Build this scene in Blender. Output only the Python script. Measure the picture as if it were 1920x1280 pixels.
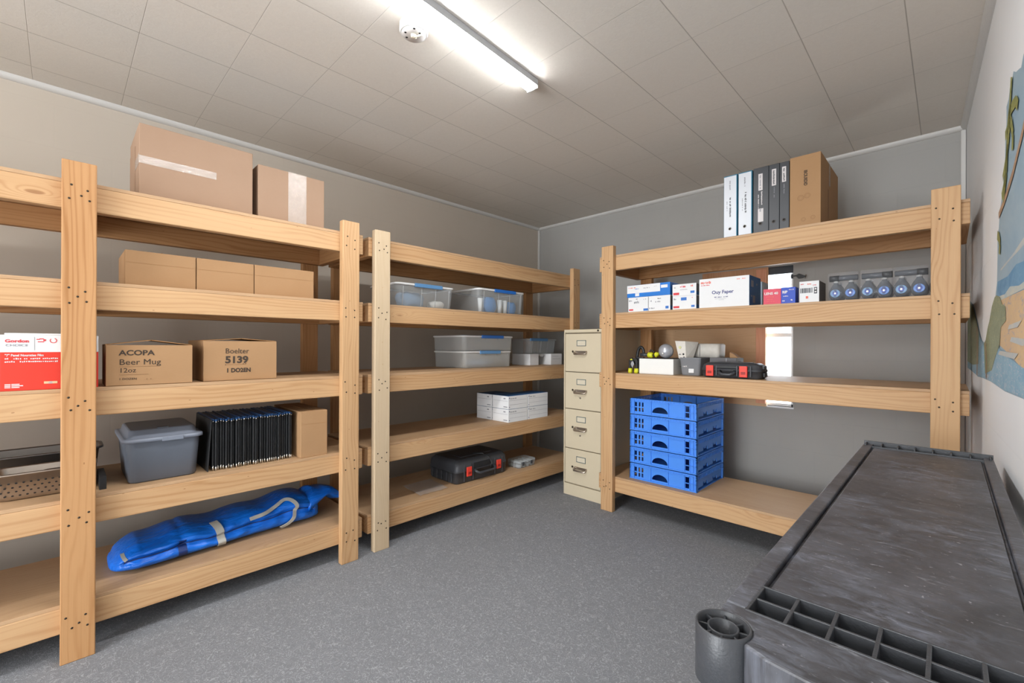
import bpy, bmesh, math, random
from mathutils import Vector, Matrix
random.seed(7)
S = bpy.context.scene
for o in list(bpy.data.objects): bpy.data.objects.remove(o)
PI = math.pi
def R(d): return math.radians(d)

# ------------------------------------------------------------------ camera
EYE = 1.10
cd = bpy.data.cameras.new('camera'); cam = bpy.data.objects.new('camera', cd)
S.collection.objects.link(cam); S.camera = cam
cd.sensor_fit = 'HORIZONTAL'; cd.sensor_width = 36.0
cd.lens = 831.75 / 1920 * 36.0
cd.shift_x = 0.0; cd.shift_y = (648.07 - 640) / 1920
cd.clip_start = 0.02; cd.clip_end = 200
cam.location = (0, 0, EYE)
cam.matrix_world = Matrix.Translation((0, 0, EYE)) @ Matrix.Rotation(0.7769, 4, 'Z') @ Matrix.Rotation(PI/2, 4, 'X') @ Matrix.Rotation(0.0039, 4, 'Z')

# ------------------------------------------------------------------ world and exposure
S.view_settings.view_transform = 'Standard'; S.view_settings.look = 'None'
S.view_settings.exposure = 0.53; S.view_settings.gamma = 1.0
S.view_settings.use_curve_mapping = False
W = bpy.data.worlds.new('sky'); S.world = W; W.use_nodes = True
bgn = W.node_tree.nodes['Background']
bgn.inputs[0].default_value = (0.93, 0.97, 1.0, 1); bgn.inputs[1].default_value = 9.0
FILL = 118.0      # watts of an added area fill behind the camera; no doorway is built
LAMP = 78.0      # radiance of the ceiling lamp's diffuser
FILL_LAMP = 50.0     # added unseen fill lamp, on the ceiling behind the camera

ld = bpy.data.lights.new('front_wall_fill', 'AREA'); ld.shape = 'RECTANGLE'; ld.size = 1.6; ld.size_y = 2.1; ld.energy = FILL
ld.color = (0.92, 0.96, 1.0)
lo = bpy.data.objects.new('front_wall_fill', ld); S.collection.objects.link(lo)
lo.location = (-0.75, -3.29, 1.08); lo.rotation_euler = (PI/2, 0, 0)      # unseen fill just inside the closed front wall, facing into the room

# ------------------------------------------------------------------ materials
def lin(c):
    return tuple(((x/12.92) if x <= 0.04045 else ((x+0.055)/1.055)**2.4) for x in c)
def rgb(r, g, b): return lin((r/255, g/255, b/255)) + (1,)
class NT:
    def __init__(s, name):
        s.m = bpy.data.materials.new(name); s.m.use_nodes = True; s.t = s.m.node_tree
        s.p = s.t.nodes['Principled BSDF']; s.out = s.t.nodes['Material Output']
    def n(s, typ, **kw):
        x = s.t.nodes.new(typ)
        for k, v in kw.items():
            if k.startswith('i_'): x.inputs[k[2:].replace('_', ' ')].default_value = v
            else: setattr(x, k, v)
        return x
    def l(s, a, b): s.t.links.new(a, b)
    def math(s, op, a, b=None, c=None):
        x = s.t.nodes.new('ShaderNodeMath'); x.operation = op
        for i, v in enumerate((a, b, c)):
            if v is None: continue
            if isinstance(v, (int, float)): x.inputs[i].default_value = v
            else: s.l(v, x.inputs[i])
        return x.outputs[0]
    def mix(s, f, a, b, mode='MIX'):
        x = s.t.nodes.new('ShaderNodeMix'); x.data_type = 'RGBA'; x.blend_type = mode
        for i, v in ((0, f), (6, a), (7, b)):
            if isinstance(v, (int, float)): x.inputs[i].default_value = v
            elif isinstance(v, tuple): x.inputs[i].default_value = v
            else: s.l(v, x.inputs[i])
        return x.outputs[2]
    def ramp(s, f, stops):
        x = s.t.nodes.new('ShaderNodeValToRGB'); e = x.color_ramp.elements
        while len(e) < len(stops): e.new(0.5)
        for k, (p, c) in enumerate(stops): e[k].position = p; e[k].color = c
        s.l(f, x.inputs[0]); return x.outputs[0]
    def vec(s, src='Object', scale=(1, 1, 1)):
        tc = s.t.nodes.new('ShaderNodeTexCoord'); mp = s.t.nodes.new('ShaderNodeMapping')
        mp.inputs['Scale'].default_value = scale; s.l(tc.outputs[src], mp.inputs[0]); return mp.outputs[0]
    def noise(s, vec, scale, detail=3, rough=0.5, dist=0.0):
        x = s.n('ShaderNodeTexNoise', i_Scale=scale, i_Detail=detail, i_Roughness=rough, i_Distortion=dist)
        s.l(vec, x.inputs['Vector']); return x.outputs[0]
    def bump(s, h, strength=0.2, dist=0.01):
        x = s.n('ShaderNodeBump', i_Strength=strength, i_Distance=dist); s.l(h, x.inputs['Height'])
        s.l(x.outputs[0], s.p.inputs['Normal'])
    def col(s, c):
        if isinstance(c, tuple): s.p.inputs['Base Color'].default_value = c
        else: s.l(c, s.p.inputs['Base Color'])
    def set(s, rough=0.5, metal=0.0, spec=0.5):
        s.p.inputs['Roughness'].default_value = rough; s.p.inputs['Metallic'].default_value = metal
        s.p.inputs['Specular IOR Level'].default_value = spec; return s
def plain(name, c, rough=0.5, metal=0.0, spec=0.5, var=0.0, vs=20, bump=0.0, bs=200):
    t = NT(name).set(rough, metal, spec)
    if var > 0:
        f = t.noise(t.vec(), vs, 3)
        d = tuple(x*(1-var) for x in c[:3]) + (1,); e = tuple(min(1, x*(1+var)) for x in c[:3]) + (1,)
        t.col(t.mix(f, d, e))
    else: t.col(c)
    if bump > 0: t.bump(t.noise(t.vec(), bs, 2), bump, 0.002)
    return t.m

def wood(name, light, dark, knot, ringf=11.0, contrast=0.55):
    t = NT(name).set(0.55, 0, 0.35)
    tc = t.n('ShaderNodeUVMap'); tc.uv_map = 'grain'
    sx = t.n('ShaderNodeSeparateXYZ'); t.l(tc.outputs[0], sx.inputs[0]); u, v = sx.outputs[0], sx.outputs[1]
    def V(a, b):
        c = t.n('ShaderNodeCombineXYZ'); t.l(t.math('MULTIPLY', u, a), c.inputs[0]); t.l(t.math('MULTIPLY', v, b), c.inputs[1]); return c.outputs[0]
    low = t.noise(V(1.1, 4.5), 1.0, 2, 0.5)
    vo = t.n('ShaderNodeTexVoronoi', i_Scale=1.0, i_Randomness=1.0); t.l(V(2.6, 9.0), vo.inputs['Vector'])
    kd = vo.outputs['Distance']
    kn = t.math('SUBTRACT', 1.0, t.math('MINIMUM', t.math('MULTIPLY', kd, 2.4), 1.0))     # 1 at a knot's centre
    sep = t.n('ShaderNodeSeparateColor'); t.l(vo.outputs['Color'], sep.inputs[0])
    kn = t.math('MULTIPLY', kn, t.math('GREATER_THAN', sep.outputs[0], 0.80))
    ph = t.math('ADD', t.math('MULTIPLY', v, 330.0), t.math('MULTIPLY', low, ringf*5.0))
    ph = t.math('ADD', ph, t.math('MULTIPLY', t.noise(V(0.5, 26.0), 1.0, 2), 14.0))
    ph = t.math('ADD', ph, t.math('MULTIPLY', t.math('POWER', kn, 2.2), 30.0))
    s1 = t.math('SINE', ph)
    s1 = t.math('POWER', t.math('MULTIPLY_ADD', s1, 0.5, 0.5), 3.0)
    fine = t.noise(V(6.0, 300.0), 1.0, 3, 0.6)
    brd = t.noise(V(0.9, 6.0), 1.0, 3)
    s1 = t.math('MULTIPLY', s1, t.math('MULTIPLY_ADD', brd, 1.4, -0.1))
    f = t.math('ADD', t.math('MULTIPLY', s1, contrast), t.math('MULTIPLY', t.math('SUBTRACT', fine, 0.5), 0.5))
    f = t.math('ADD', f, t.math('MULTIPLY', t.math('SUBTRACT', brd, 0.42), 1.0))
    f = t.math('MAXIMUM', t.math('MINIMUM', f, 1.0), 0.0)
    c = t.mix(f, light, dark)
    kf = t.math('MINIMUM', t.math('MULTIPLY', t.math('MAXIMUM', t.math('SUBTRACT', kn, 0.82), 0.0), 9.0), 0.65)
    c = t.mix(kf, c, knot)
    vs = t.n('ShaderNodeTexVoronoi', i_Scale=1.0); t.l(V(22.0, 46.0), vs.inputs['Vector'])
    se2 = t.n('ShaderNodeSeparateColor'); t.l(vs.outputs['Color'], se2.inputs[0])
    spk = t.math('MULTIPLY', t.math('LESS_THAN', vs.outputs['Distance'], 0.085), t.math('GREATER_THAN', se2.outputs[1], 0.84))
    c = t.mix(t.math('MULTIPLY', spk, 0.55), c, knot)
    t.col(c)
    t.bump(t.math('MULTIPLY', fine, 1.0), 0.12, 0.002)
    return t.m
M = {}
M['pine'] = wood('pine', rgb(198, 160, 118), rgb(164, 118, 74), rgb(128, 80, 42))
M['pine_pale'] = wood('pine_pale', rgb(198, 176, 146), rgb(182, 155, 120), rgb(170, 124, 80), contrast=0.35)
M['pine_honey'] = wood('pine_honey', rgb(188, 142, 96), rgb(156, 106, 60), rgb(120, 70, 34), contrast=0.7)
M['ply'] = wood('plywood', rgb(188, 154, 118), rgb(162, 124, 88), rgb(124, 86, 56), ringf=18, contrast=0.4)
M['ply_dark'] = wood('weathered_plywood', rgb(200, 150, 112), rgb(168, 116, 78), rgb(110, 66, 36), ringf=16, contrast=0.4)
M['screw'] = plain('screw_steel', rgb(70, 62, 52), 0.4, 0.8)

def cardboard(name, c1, c2):
    t = NT(name).set(0.85, 0, 0.2)
    a = t.noise(t.vec(), 9, 3); b = t.noise(t.vec('Object', (1, 1, 14)), 60, 2)
    f = t.math('ADD', t.math('MULTIPLY', a, 0.6), t.math('MULTIPLY', b, 0.4))
    t.col(t.mix(f, c1, c2)); t.bump(b, 0.06, 0.001); return t.m
M['card'] = cardboard('cardboard', rgb(174, 138, 102), rgb(158, 122, 86))
M['card_pink'] = cardboard('cardboard_pale', rgb(166, 138, 116), rgb(154, 126, 104))
M['card_dark'] = cardboard('cardboard_flap', rgb(176, 132, 88), rgb(158, 116, 74))
M['ink'] = plain('black_ink', rgb(62, 50, 40), 0.8)
M['ink_faint'] = plain('faint_ink', rgb(140, 104, 70), 0.8)
M['tape'] = None
def glassy(name, tint, alpha, rough=0.15, bodycol=None, bump=0.0, bs=60, spec=0.5):
    t = NT(name); t.set(rough, 0, spec); t.col(bodycol or tint)
    tr = t.n('ShaderNodeBsdfTransparent'); tr.inputs[0].default_value = tint
    mx = t.n('ShaderNodeMixShader'); mx.inputs[0].default_value = alpha
    t.l(tr.outputs[0], mx.inputs[1]); t.l(t.p.outputs[0], mx.inputs[2]); t.l(mx.outputs[0], t.out.inputs[0])
    if bump > 0: t.bump(t.noise(t.vec(), bs, 3, 0.6, 1.0), bump, 0.004)
    return t.m
M['tape'] = glassy('packing_tape', (0.97, 0.95, 0.92, 1), 0.30, 0.12, rgb(235, 226, 218), 0.9, 34, 0.9)
M['bin_clear'] = glassy('clear_plastic', (0.93, 0.95, 0.97, 1), 0.30, 0.22, rgb(205, 208, 208), 0.15, 20)
M['bin_milky'] = glassy('milky_plastic', (0.93, 0.94, 0.95, 1), 0.52, 0.3, rgb(208, 208, 204), 0.12, 20)
M['lid_blue_clear'] = glassy('blue_tinted_plastic', (0.35, 0.55, 0.85, 1), 0.6, 0.25, rgb(50, 110, 185))
M['rim_white'] = plain('white_plastic_rim', rgb(226, 226, 224), 0.35)
M['blue_plastic'] = plain('blue_plastic', rgb(34, 104, 186), 0.35)
M['blue_grey_plastic'] = plain('faded_blue_plastic', rgb(88, 134, 178), 0.4)
M['bottle_glass'] = glassy('bottle_plastic', (0.70, 0.72, 0.75, 1), 0.42, 0.08, rgb(120, 124, 130), 0.0)
M['wrap'] = glassy('shrink_wrap', (0.98, 0.98, 0.99, 1), 0.07, 0.08, rgb(225, 228, 232), 0.8, 30, 1.0)
M['white_card'] = plain('white_carton', rgb(222, 222, 222), 0.6, var=0.03)
M['white_paint'] = plain('white_enamel', rgb(232, 232, 228), 0.4)
M['blue_card'] = plain('blue_carton', rgb(22, 112, 196), 0.5, var=0.06)
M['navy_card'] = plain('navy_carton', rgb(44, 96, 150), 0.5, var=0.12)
M['red_card'] = plain('red_carton', rgb(214, 52, 34), 0.45, var=0.05)
M['crimson_card'] = plain('crimson_carton', rgb(206, 62, 84), 0.5, var=0.04)
M['royal_card'] = plain('royal_blue_carton', rgb(30, 70, 176), 0.5, var=0.05)
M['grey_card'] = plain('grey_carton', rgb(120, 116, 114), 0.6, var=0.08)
M['ink_red'] = plain('red_ink', rgb(206, 60, 66), 0.6)
M['ink_orange'] = plain('orange_ink', rgb(222, 110, 90), 0.6)
M['ink_blue'] = plain('blue_ink', rgb(52, 110, 186), 0.6)
M['ink_navy'] = plain('navy_ink', rgb(52, 60, 120), 0.6)
M['ink_grey'] = plain('grey_ink', rgb(140, 140, 145), 0.6)
M['ink_black'] = plain('dark_grey_ink', rgb(60, 62, 66), 0.6)
M['ink_white'] = plain('white_ink', rgb(214, 208, 206), 0.6)
M['crate'] = plain('crate_blue_plastic', rgb(70, 138, 232), 0.42, 0, 0.5, 0.05, 30)
M['teal'] = plain('teal_vinyl', rgb(38, 112, 140), 0.4)
M['black_vinyl'] = plain('black_vinyl', rgb(52, 54, 58), 0.4)
M['black_side'] = plain('black_vinyl_cover', rgb(30, 31, 34), 0.45)
M['spine_white'] = plain('white_spine', rgb(208, 211, 216), 0.35)
M['black_plastic'] = plain('black_plastic', rgb(30, 31, 33), 0.45, bump=0.15, bs=400)
M['charcoal'] = plain('charcoal_plastic', rgb(62, 64, 68), 0.42, var=0.08, bump=0.2, bs=350)
M['red_latch'] = plain('red_plastic', rgb(224, 62, 46), 0.4)
M['steel'] = plain('stainless_steel', rgb(178, 166, 154), 0.3, 0.9, var=0.06, vs=8)
M['steel_dark'] = plain('worn_steel', rgb(130, 124, 118), 0.4, 0.85, var=0.1, vs=12)
M['hole'] = plain('dark_hole', rgb(22, 20, 18), 0.9)
M['bin_grey'] = plain('slate_plastic', rgb(96, 102, 112), 0.4, var=0.04)
M['bin_lid'] = plain('slate_lid', rgb(122, 128, 140), 0.35)
M['folder'] = plain('black_folder', rgb(26, 27, 29), 0.55)
M['folder_blue'] = plain('blue_binding', rgb(32, 72, 120), 0.4)
M['chrome'] = plain('chrome_tip', rgb(205, 200, 190), 0.25, 0.9)
M['cab'] = plain('putty_enamel', rgb(203, 190, 164), 0.42, 0, 0.4, 0.03, 6)
M['cab_dark'] = plain('cabinet_gap', rgb(120, 108, 88), 0.7)
M['label_frame'] = plain('steel_blue_frame', rgb(104, 122, 128), 0.4, 0.5)
M['label_card'] = plain('label_card', rgb(206, 196, 174), 0.7)
M['yellow'] = plain('yellow_rubber', rgb(208, 208, 40), 0.5)
M['silver'] = plain('silver_paint', rgb(176, 178, 184), 0.3, 0.35)
M['offwhite'] = plain('scuffed_white_plastic', rgb(214, 208, 198), 0.5, var=0.12, vs=40)
M['grey_trans'] = glassy('grey_translucent_plastic', (0.75, 0.76, 0.78, 1), 0.72, 0.3, rgb(150, 152, 156))
M['webbing'] = plain('grey_webbing', rgb(172, 170, 162), 0.7, var=0.08, vs=90)
M['white_trim'] = plain('painted_trim', rgb(206, 204, 200), 0.5)
def bagmat():
    t = NT('blue_vinyl_bag').set(0.36, 0, 0.5)
    a = t.noise(t.vec(), 7, 4, 0.55, 0.8)
    t.col(t.mix(a, rgb(4, 84, 190), rgb(14, 122, 232)))
    w = t.noise(t.vec('Object', (1.0, 3.0, 3.0)), 9, 3, 0.5, 1.2)
    t.bump(w, 0.35, 0.03); return t.m
M['bag'] = bagmat(); M['bag_dark'] = plain('navy_binding', rgb(12, 44, 104), 0.5)
def carpet():
    t = NT('carpet').set(0.95, 0, 0.1); v = t.vec()
    d = t.noise(v, 26, 2, 0.5)
    c = t.n('ShaderNodeTexNoise', i_Scale=40.0, i_Detail=0.0, i_Roughness=0.5, i_Distortion=2.6); t.l(v, c.inputs['Vector'])
    w = t.math('ABSOLUTE', t.math('SUBTRACT', c.outputs[0], 0.5))
    line = t.math('SUBTRACT', 1.0, t.math('MINIMUM', t.math('MULTIPLY', w, 16.0), 1.0))
    g = t.noise(v, 420, 2, 0.7)
    big = t.noise(v, 1.3, 3)
    base = t.mix(g, rgb(104, 106, 110), rgb(152, 154, 158))
    base = t.mix(t.math('MULTIPLY', line, 0.55), base, rgb(190, 192, 196))
    base = t.mix(t.math('MULTIPLY', big, 0.25), base, rgb(100, 98, 100))
    t.col(base); t.bump(g, 0.5, 0.004); return t.m
def ceiling():
    t = NT('ceiling_tile').set(0.9, 0, 0.2)
    tc = t.n('ShaderNodeTexCoord'); sx = t.n('ShaderNodeSeparateXYZ'); t.l(tc.outputs['Object'], sx.inputs[0])
    P = 0.3048
    def ln(o, off, w):
        f = t.math('FRACT', t.math('DIVIDE', t.math('SUBTRACT', o, off), P))
        d = t.math('MULTIPLY', t.math('MINIMUM', f, t.math('SUBTRACT', 1.0, f)), P)
        return t.math('SUBTRACT', 1.0, t.math('MINIMUM', t.math('DIVIDE', d, w), 1.0))
    lx = ln(sx.outputs[0], -1.636-P*20, 0.0026); ly = ln(sx.outputs[1], 1.126-P*20, 0.0016)
    gap = t.math('MAXIMUM', lx, t.math('MULTIPLY', ly, 0.7))
    tex = t.noise(t.vec(), 70, 4, 0.6, 1.2); big = t.noise(t.vec(), 1.6, 3)
    # every tile a slightly different tone
    fl = lambda o, off: t.math('FLOOR', t.math('DIVIDE', t.math('SUBTRACT', o, off), P))
    cb = t.n('ShaderNodeCombineXYZ'); t.l(fl(sx.outputs[0], -1.636-P*20), cb.inputs[0]); t.l(fl(sx.outputs[1], 1.126-P*20), cb.inputs[1])
    wn = t.n('ShaderNodeTexWhiteNoise'); t.l(cb.outputs[0], wn.inputs['Vector'])
    base = t.mix(tex, rgb(214, 207, 197), rgb(229, 223, 214))
    base = t.mix(t.math('MULTIPLY', wn.outputs[0], 0.22), base, rgb(204, 198, 188))
    base = t.mix(t.math('MULTIPLY', big, 0.3), base, rgb(218, 212, 202))
    base = t.mix(t.math('MULTIPLY', gap, 0.7), base, rgb(132, 124, 114))
    t.col(base)
    h = t.math('SUBTRACT', t.math('MULTIPLY', tex, 0.35), gap)
    t.bump(h, 0.35, 0.003); return t.m
def blockwall(name, c1, c2, sc=(1, 1, 1)):
    t = NT(name).set(0.75, 0, 0.25)
    tc = t.n('ShaderNodeTexCoord'); sx = t.n('ShaderNodeSeparateXYZ'); t.l(tc.outputs['Object'], sx.inputs[0])
    cb = t.n('ShaderNodeCombineXYZ'); t.l(t.math('ADD', sx.outputs[0], sx.outputs[1]), cb.inputs[0]); t.l(sx.outputs[2], cb.inputs[1])
    br = t.n('ShaderNodeTexBrick', i_Scale=1.0); br.inputs['Brick Width'].default_value = 0.406; br.inputs['Row Height'].default_value = 0.203
    br.inputs['Mortar Size'].default_value = 0.006; br.inputs['Mortar Smooth'].default_value = 1.0
    t.l(cb.outputs[0], br.inputs['Vector'])
    n1 = t.noise(t.vec(), 3, 4); n2 = t.noise(t.vec(), 90, 3)
    c = t.mix(n1, c1, c2)
    c = t.mix(t.math('MULTIPLY', br.outputs['Fac'], 0.04), c, tuple(x*0.55 for x in c1[:3]) + (1,))
    t.col(c)
    h = t.math('SUBTRACT', t.math('MULTIPLY', n2, 0.25), t.math('MULTIPLY', br.outputs['Fac'], 0.5))
    t.bump(h, 0.10, 0.004); return t.m
M['carpet'] = carpet(); M['ceiling'] = ceiling()
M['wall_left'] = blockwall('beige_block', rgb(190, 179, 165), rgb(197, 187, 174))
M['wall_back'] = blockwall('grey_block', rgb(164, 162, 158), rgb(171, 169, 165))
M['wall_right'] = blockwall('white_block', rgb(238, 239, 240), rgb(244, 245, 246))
def scuffed():
    t = NT('scuffed_black_plastic').set(0.5, 0, 0.5); v = t.vec()
    def rot(ang, sc):
        tc = t.n('ShaderNodeTexCoord'); mp = t.n('ShaderNodeMapping'); mp.inputs['Rotation'].default_value = (0, 0, ang); mp.inputs['Scale'].default_value = sc
        mp.vector_type = 'TEXTURE' if False else 'POINT'; t.l(tc.outputs['Object'], mp.inputs[0]); return mp.outputs[0]
    a = t.noise(v, 5, 6, 0.68, 0.4)
    b = t.noise(rot(0.7, (9, 22, 1)), 2.2, 6, 0.75, 0.9); c = t.noise(rot(-0.5, (14, 60, 1)), 2.0, 4, 0.7, 1.2); sp = t.noise(v, 130, 2, 0.5)
    pos = lambda x, th, k: t.math('MINIMUM', t.math('MULTIPLY', t.math('MAXIMUM', t.math('SUBTRACT', x, th), 0.0), k), 1.0)
    base = t.mix(pos(a, 0.3, 2.5), rgb(44, 43, 45), rgb(86, 86, 91))
    base = t.mix(t.math('MULTIPLY', t.math('MULTIPLY', pos(b, 0.44, 3.5), pos(t.noise(v, 4.5, 5, 0.65), 0.42, 5.0)), 0.75), base, rgb(138, 144, 158))
    base = t.mix(t.math('MULTIPLY', pos(c, 0.60, 9.0), 0.40), base, rgb(186, 188, 194))
    base = t.mix(t.math('MULTIPLY', pos(sp, 0.71, 9.0), 0.7), base, rgb(205, 205, 210))
    t.col(base); t.l(t.math('MULTIPLY_ADD', b, 0.35, 0.26), t.p.inputs['Roughness'])
    t.bump(b, 0.10, 0.002); return t.m
M['scuffed'] = scuffed()
def emit(name, c, s):
    t = NT(name); e = t.n('ShaderNodeEmission'); e.inputs[0].default_value = c; e.inputs[1].default_value = s
    t.l(e.outputs[0], t.out.inputs[0]); return t.m
M['lamp'] = emit('lamp_diffuser', (0.96, 0.98, 1.0, 1), LAMP)
M['fill_lamp'] = emit('fill_lamp_diffuser', (0.96, 0.98, 1.0, 1), FILL_LAMP)
def wash(name, c1, c2, sc=14, c3=None):
    t = NT(name).set(0.6, 0, 0.3); a = t.noise(t.vec('Object', (1, 1, 1.6)), sc, 5, 0.65, 1.0)
    c = t.mix(t.math('MINIMUM', t.math('MAXIMUM', t.math('MULTIPLY_ADD', a, 2.2, -0.6), 0.0), 1.0), c1, c2)
    if c3:
        b = t.noise(t.vec('Object', (1, 1, 3)), sc*2.2, 4, 0.6, 1.5)
        c = t.mix(t.math('MINIMUM', t.math('MULTIPLY', t.math('MAXIMUM', t.math('SUBTRACT', b, 0.55), 0.0), 6.0), 0.7), c, c3)
    t.col(c); return t.m
M['p_sky'] = wash('mural_sky', rgb(140, 168, 188), rgb(166, 186, 196), 3)
M['p_cloud'] = wash('mural_cloud', rgb(206, 200, 186), rgb(180, 190, 196), 8)
M['p_sea'] = wash('mural_sea', rgb(88, 138, 178), rgb(126, 168, 194), 10)
M['p_foam'] = wash('mural_foam', rgb(214, 206, 184), rgb(170, 190, 196), 12)
M['p_sand'] = wash('mural_sand', rgb(222, 190, 142), rgb(208, 176, 140), 6, rgb(160, 158, 176))
M['p_leaf'] = wash('mural_foliage', rgb(126, 138, 110), rgb(150, 158, 130), 16, rgb(178, 176, 130))
M['p_frond'] = wash('mural_frond', rgb(122, 130, 78), rgb(168, 164, 96), 20)
M['p_trunk'] = wash('mural_trunk', rgb(150, 118, 96), rgb(196, 160, 128), 20)
M['p_water'] = wash('mural_water', rgb(120, 166, 194), rgb(156, 190, 204), 12, rgb(206, 200, 206))
M['p_edge'] = plain('mural_torn_edge', rgb(222, 208, 186), 0.7)

# ------------------------------------------------------------------ mesh helpers
class MB:
    def __init__(s): s.v = []; s.f = []; s.uv = []; s.mi = []; s.sm = []
    def face(s, idx, uv=None, mi=0, sm=False):
        s.f.append(idx); s.uv.append(uv or [(s.v[i][0], s.v[i][2]) for i in idx]); s.mi.append(mi); s.sm.append(sm)
    def box(s, lo, hi, g=0, mi=0):
        b = len(s.v); ou, ov = random.uniform(0, 50), random.uniform(0, 50)
        for x in (lo[0], hi[0]):
            for y in (lo[1], hi[1]):
                for z in (lo[2], hi[2]): s.v.append((x, y, z))
        oth = [a for a in range(3) if a != g]
        for q in ((0,1,3,2), (4,6,7,5), (0,4,5,1), (2,3,7,6), (0,2,6,4), (1,5,7,3)):
            idx = [b+i for i in q]
            s.face(idx, [(s.v[i][g]+ou, s.v[i][oth[0]]+s.v[i][oth[1]]+ov) for i in idx], mi)
        return s
    def loft(s, rings, close=True, cap0=True, cap1=True, mi=0, sm=True):
        b = len(s.v); n = len(rings[0])
        for r in rings: s.v += [tuple(p) for p in r]
        for k in range(len(rings)-1):
            for i in range(n if close else n-1):
                j = (i+1) % n
                s.face([b+k*n+i, b+k*n+j, b+(k+1)*n+j, b+(k+1)*n+i], None, mi, sm)
        if cap0: s.face([b+i for i in range(n)][::-1], None, mi)
        if cap1: s.face([b+(len(rings)-1)*n+i for i in range(n)], None, mi)
        return s
    def tube(s, pts, r, seg=10, mi=0, caps=True):
        pts = [Vector(p) for p in pts]; rings = []
        up = Vector((0, 0, 1))
        for i, p in enumerate(pts):
            d = (pts[min(i+1, len(pts)-1)] - pts[max(i-1, 0)]).normalized()
            a = d.cross(up)
            if a.length < 0.05: a = d.cross(Vector((1, 0, 0)))
            a.normalize(); c = d.cross(a).normalized()
            rr = r[i] if isinstance(r, (list, tuple)) else r
            rings.append([p + a*rr*math.cos(2*PI*k/seg) + c*rr*math.sin(2*PI*k/seg) for k in range(seg)])
        return s.loft(rings, True, caps, caps, mi)
    def lathe(s, prof, c=(0, 0, 0), seg=32, axis='Z', mi=0, cap0=True, cap1=True):
        rings = []
        for r, h in prof:
            ring = []
            for k in range(seg):
                a = 2*PI*k/seg; x, y = r*math.cos(a), r*math.sin(a)
                p = (x, y, h) if axis == 'Z' else ((h, x, y) if axis == 'X' else (y, h, x))
                ring.append((p[0]+c[0], p[1]+c[1], p[2]+c[2]))
            rings.append(ring)
        return s.loft(rings, True, cap0, cap1, mi)
    def prism(s, poly, axis, a, b, mi=0, sm=False):
        # poly in the two other axes, extruded along axis from a to b
        def P(p, h):
            return {0: (h, p[0], p[1]), 1: (p[0], h, p[1]), 2: (p[0], p[1], h)}[axis]
        return s.loft([[P(p, a) for p in poly], [P(p, b) for p in poly]], True, True, True, mi, sm)
    def frame_hole(s, x0, x1, z0, z1, hole, y0, y1, mi=0):
        # plate in xz between y0 and y1 with one hole (list of xz points, ccw)
        cx = sum(p[0] for p in hole)/len(hole); cz = sum(p[1] for p in hole)/len(hole)
        outer = []
        for hx, hz in hole:
            dx, dz = hx-cx, hz-cz; t = 1e9
            if dx > 1e-9: t = min(t, (x1-cx)/dx)
            if dx < -1e-9: t = min(t, (x0-cx)/dx)
            if dz > 1e-9: t = min(t, (z1-cz)/dz)
            if dz < -1e-9: t = min(t, (z0-cz)/dz)
            outer.append([cx+dx*t, cz+dz*t])
        for cxn in (x0, x1):
            for czn in (z0, z1):
                k = min(range(len(outer)), key=lambda i: (outer[i][0]-cxn)**2+(outer[i][1]-czn)**2); outer[k] = [cxn, czn]
        n = len(hole); b = len(s.v)
        for y in (y0, y1):
            s.v += [(p[0], y, p[1]) for p in hole] + [(p[0], y, p[1]) for p in outer]
        for i in range(n):
            j = (i+1) % n
            s.face([b+i, b+j, b+n+j, b+n+i], None, mi); s.face([b+2*n+i, b+3*n+i, b+3*n+j, b+2*n+j], None, mi)
            s.face([b+i, b+2*n+i, b+2*n+j, b+j], None, mi)
        return s
    def obj(s, name, mats, parent=None, bevel=0.0, seg=2, loc=None, rotz=None, weld=False):
        me = bpy.data.meshes.new(name); me.from_pydata(s.v, [], s.f)
        if not isinstance(mats, (list, tuple)): mats = [mats]
        for m in mats: me.materials.append(m)
        ul = me.uv_layers.new(name='grain'); k = 0
        for i, pl in enumerate(me.polygons):
            pl.material_index = s.mi[i]; pl.use_smooth = s.sm[i]
            for c in s.uv[i]: ul.data[k].uv = c; k += 1
        bm = bmesh.new(); bm.from_mesh(me); bmesh.ops.recalc_face_normals(bm, faces=bm.faces); bm.to_mesh(me); bm.free()
        o = bpy.data.objects.new(name, me); S.collection.objects.link(o)
        if bevel > 0:
            md = o.modifiers.new('bevel', 'BEVEL'); md.width = bevel; md.segments = seg; md.limit_method = 'ANGLE'; md.angle_limit = R(40)
            md.harden_normals = False
        if parent: o.parent = parent
        if loc is not None: o.location = loc
        if rotz is not None: o.rotation_euler = (0, 0, rotz)
        return o
def rrect(hw, hd, r, z, cx=0, cy=0, n=5):
    pts = []
    r = min(r, hw, hd)
    for sx, sy, a0 in ((1, 1, 0), (-1, 1, PI/2), (-1, -1, PI), (1, -1, 3*PI/2)):
        for k in range(n+1):
            a = a0 + (PI/2)*k/n
            pts.append((cx + sx*(hw-r) + r*math.cos(a), cy + sy*(hd-r) + r*math.sin(a), z))
    return pts
def circ(cx, cy, r, n=24, a0=0): return [(cx + r*math.cos(a0+2*PI*k/n), cy + r*math.sin(a0+2*PI*k/n)) for k in range(n)]
def tag(o, label=None, cat=None, group=None, kind=None):
    if label: o['label'] = label
    if cat: o['category'] = cat
    if group: o['group'] = group
    if kind: o['kind'] = kind
    return o
def thing(name, label, cat, loc=(0, 0, 0), rotz=0.0, group=None):
    o = bpy.data.objects.new(name, None); S.collection.objects.link(o); o.empty_display_size = 0.05
    o.location = loc; o.rotation_euler = (0, 0, rotz); return tag(o, label, cat, group)
def struct(name, mb, mat, bevel=0.0):
    return tag(mb.obj(name, mat, None, bevel), None, None, None, 'structure')
def children(o): return [c for c in S.collection.objects if c.parent == o]
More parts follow.
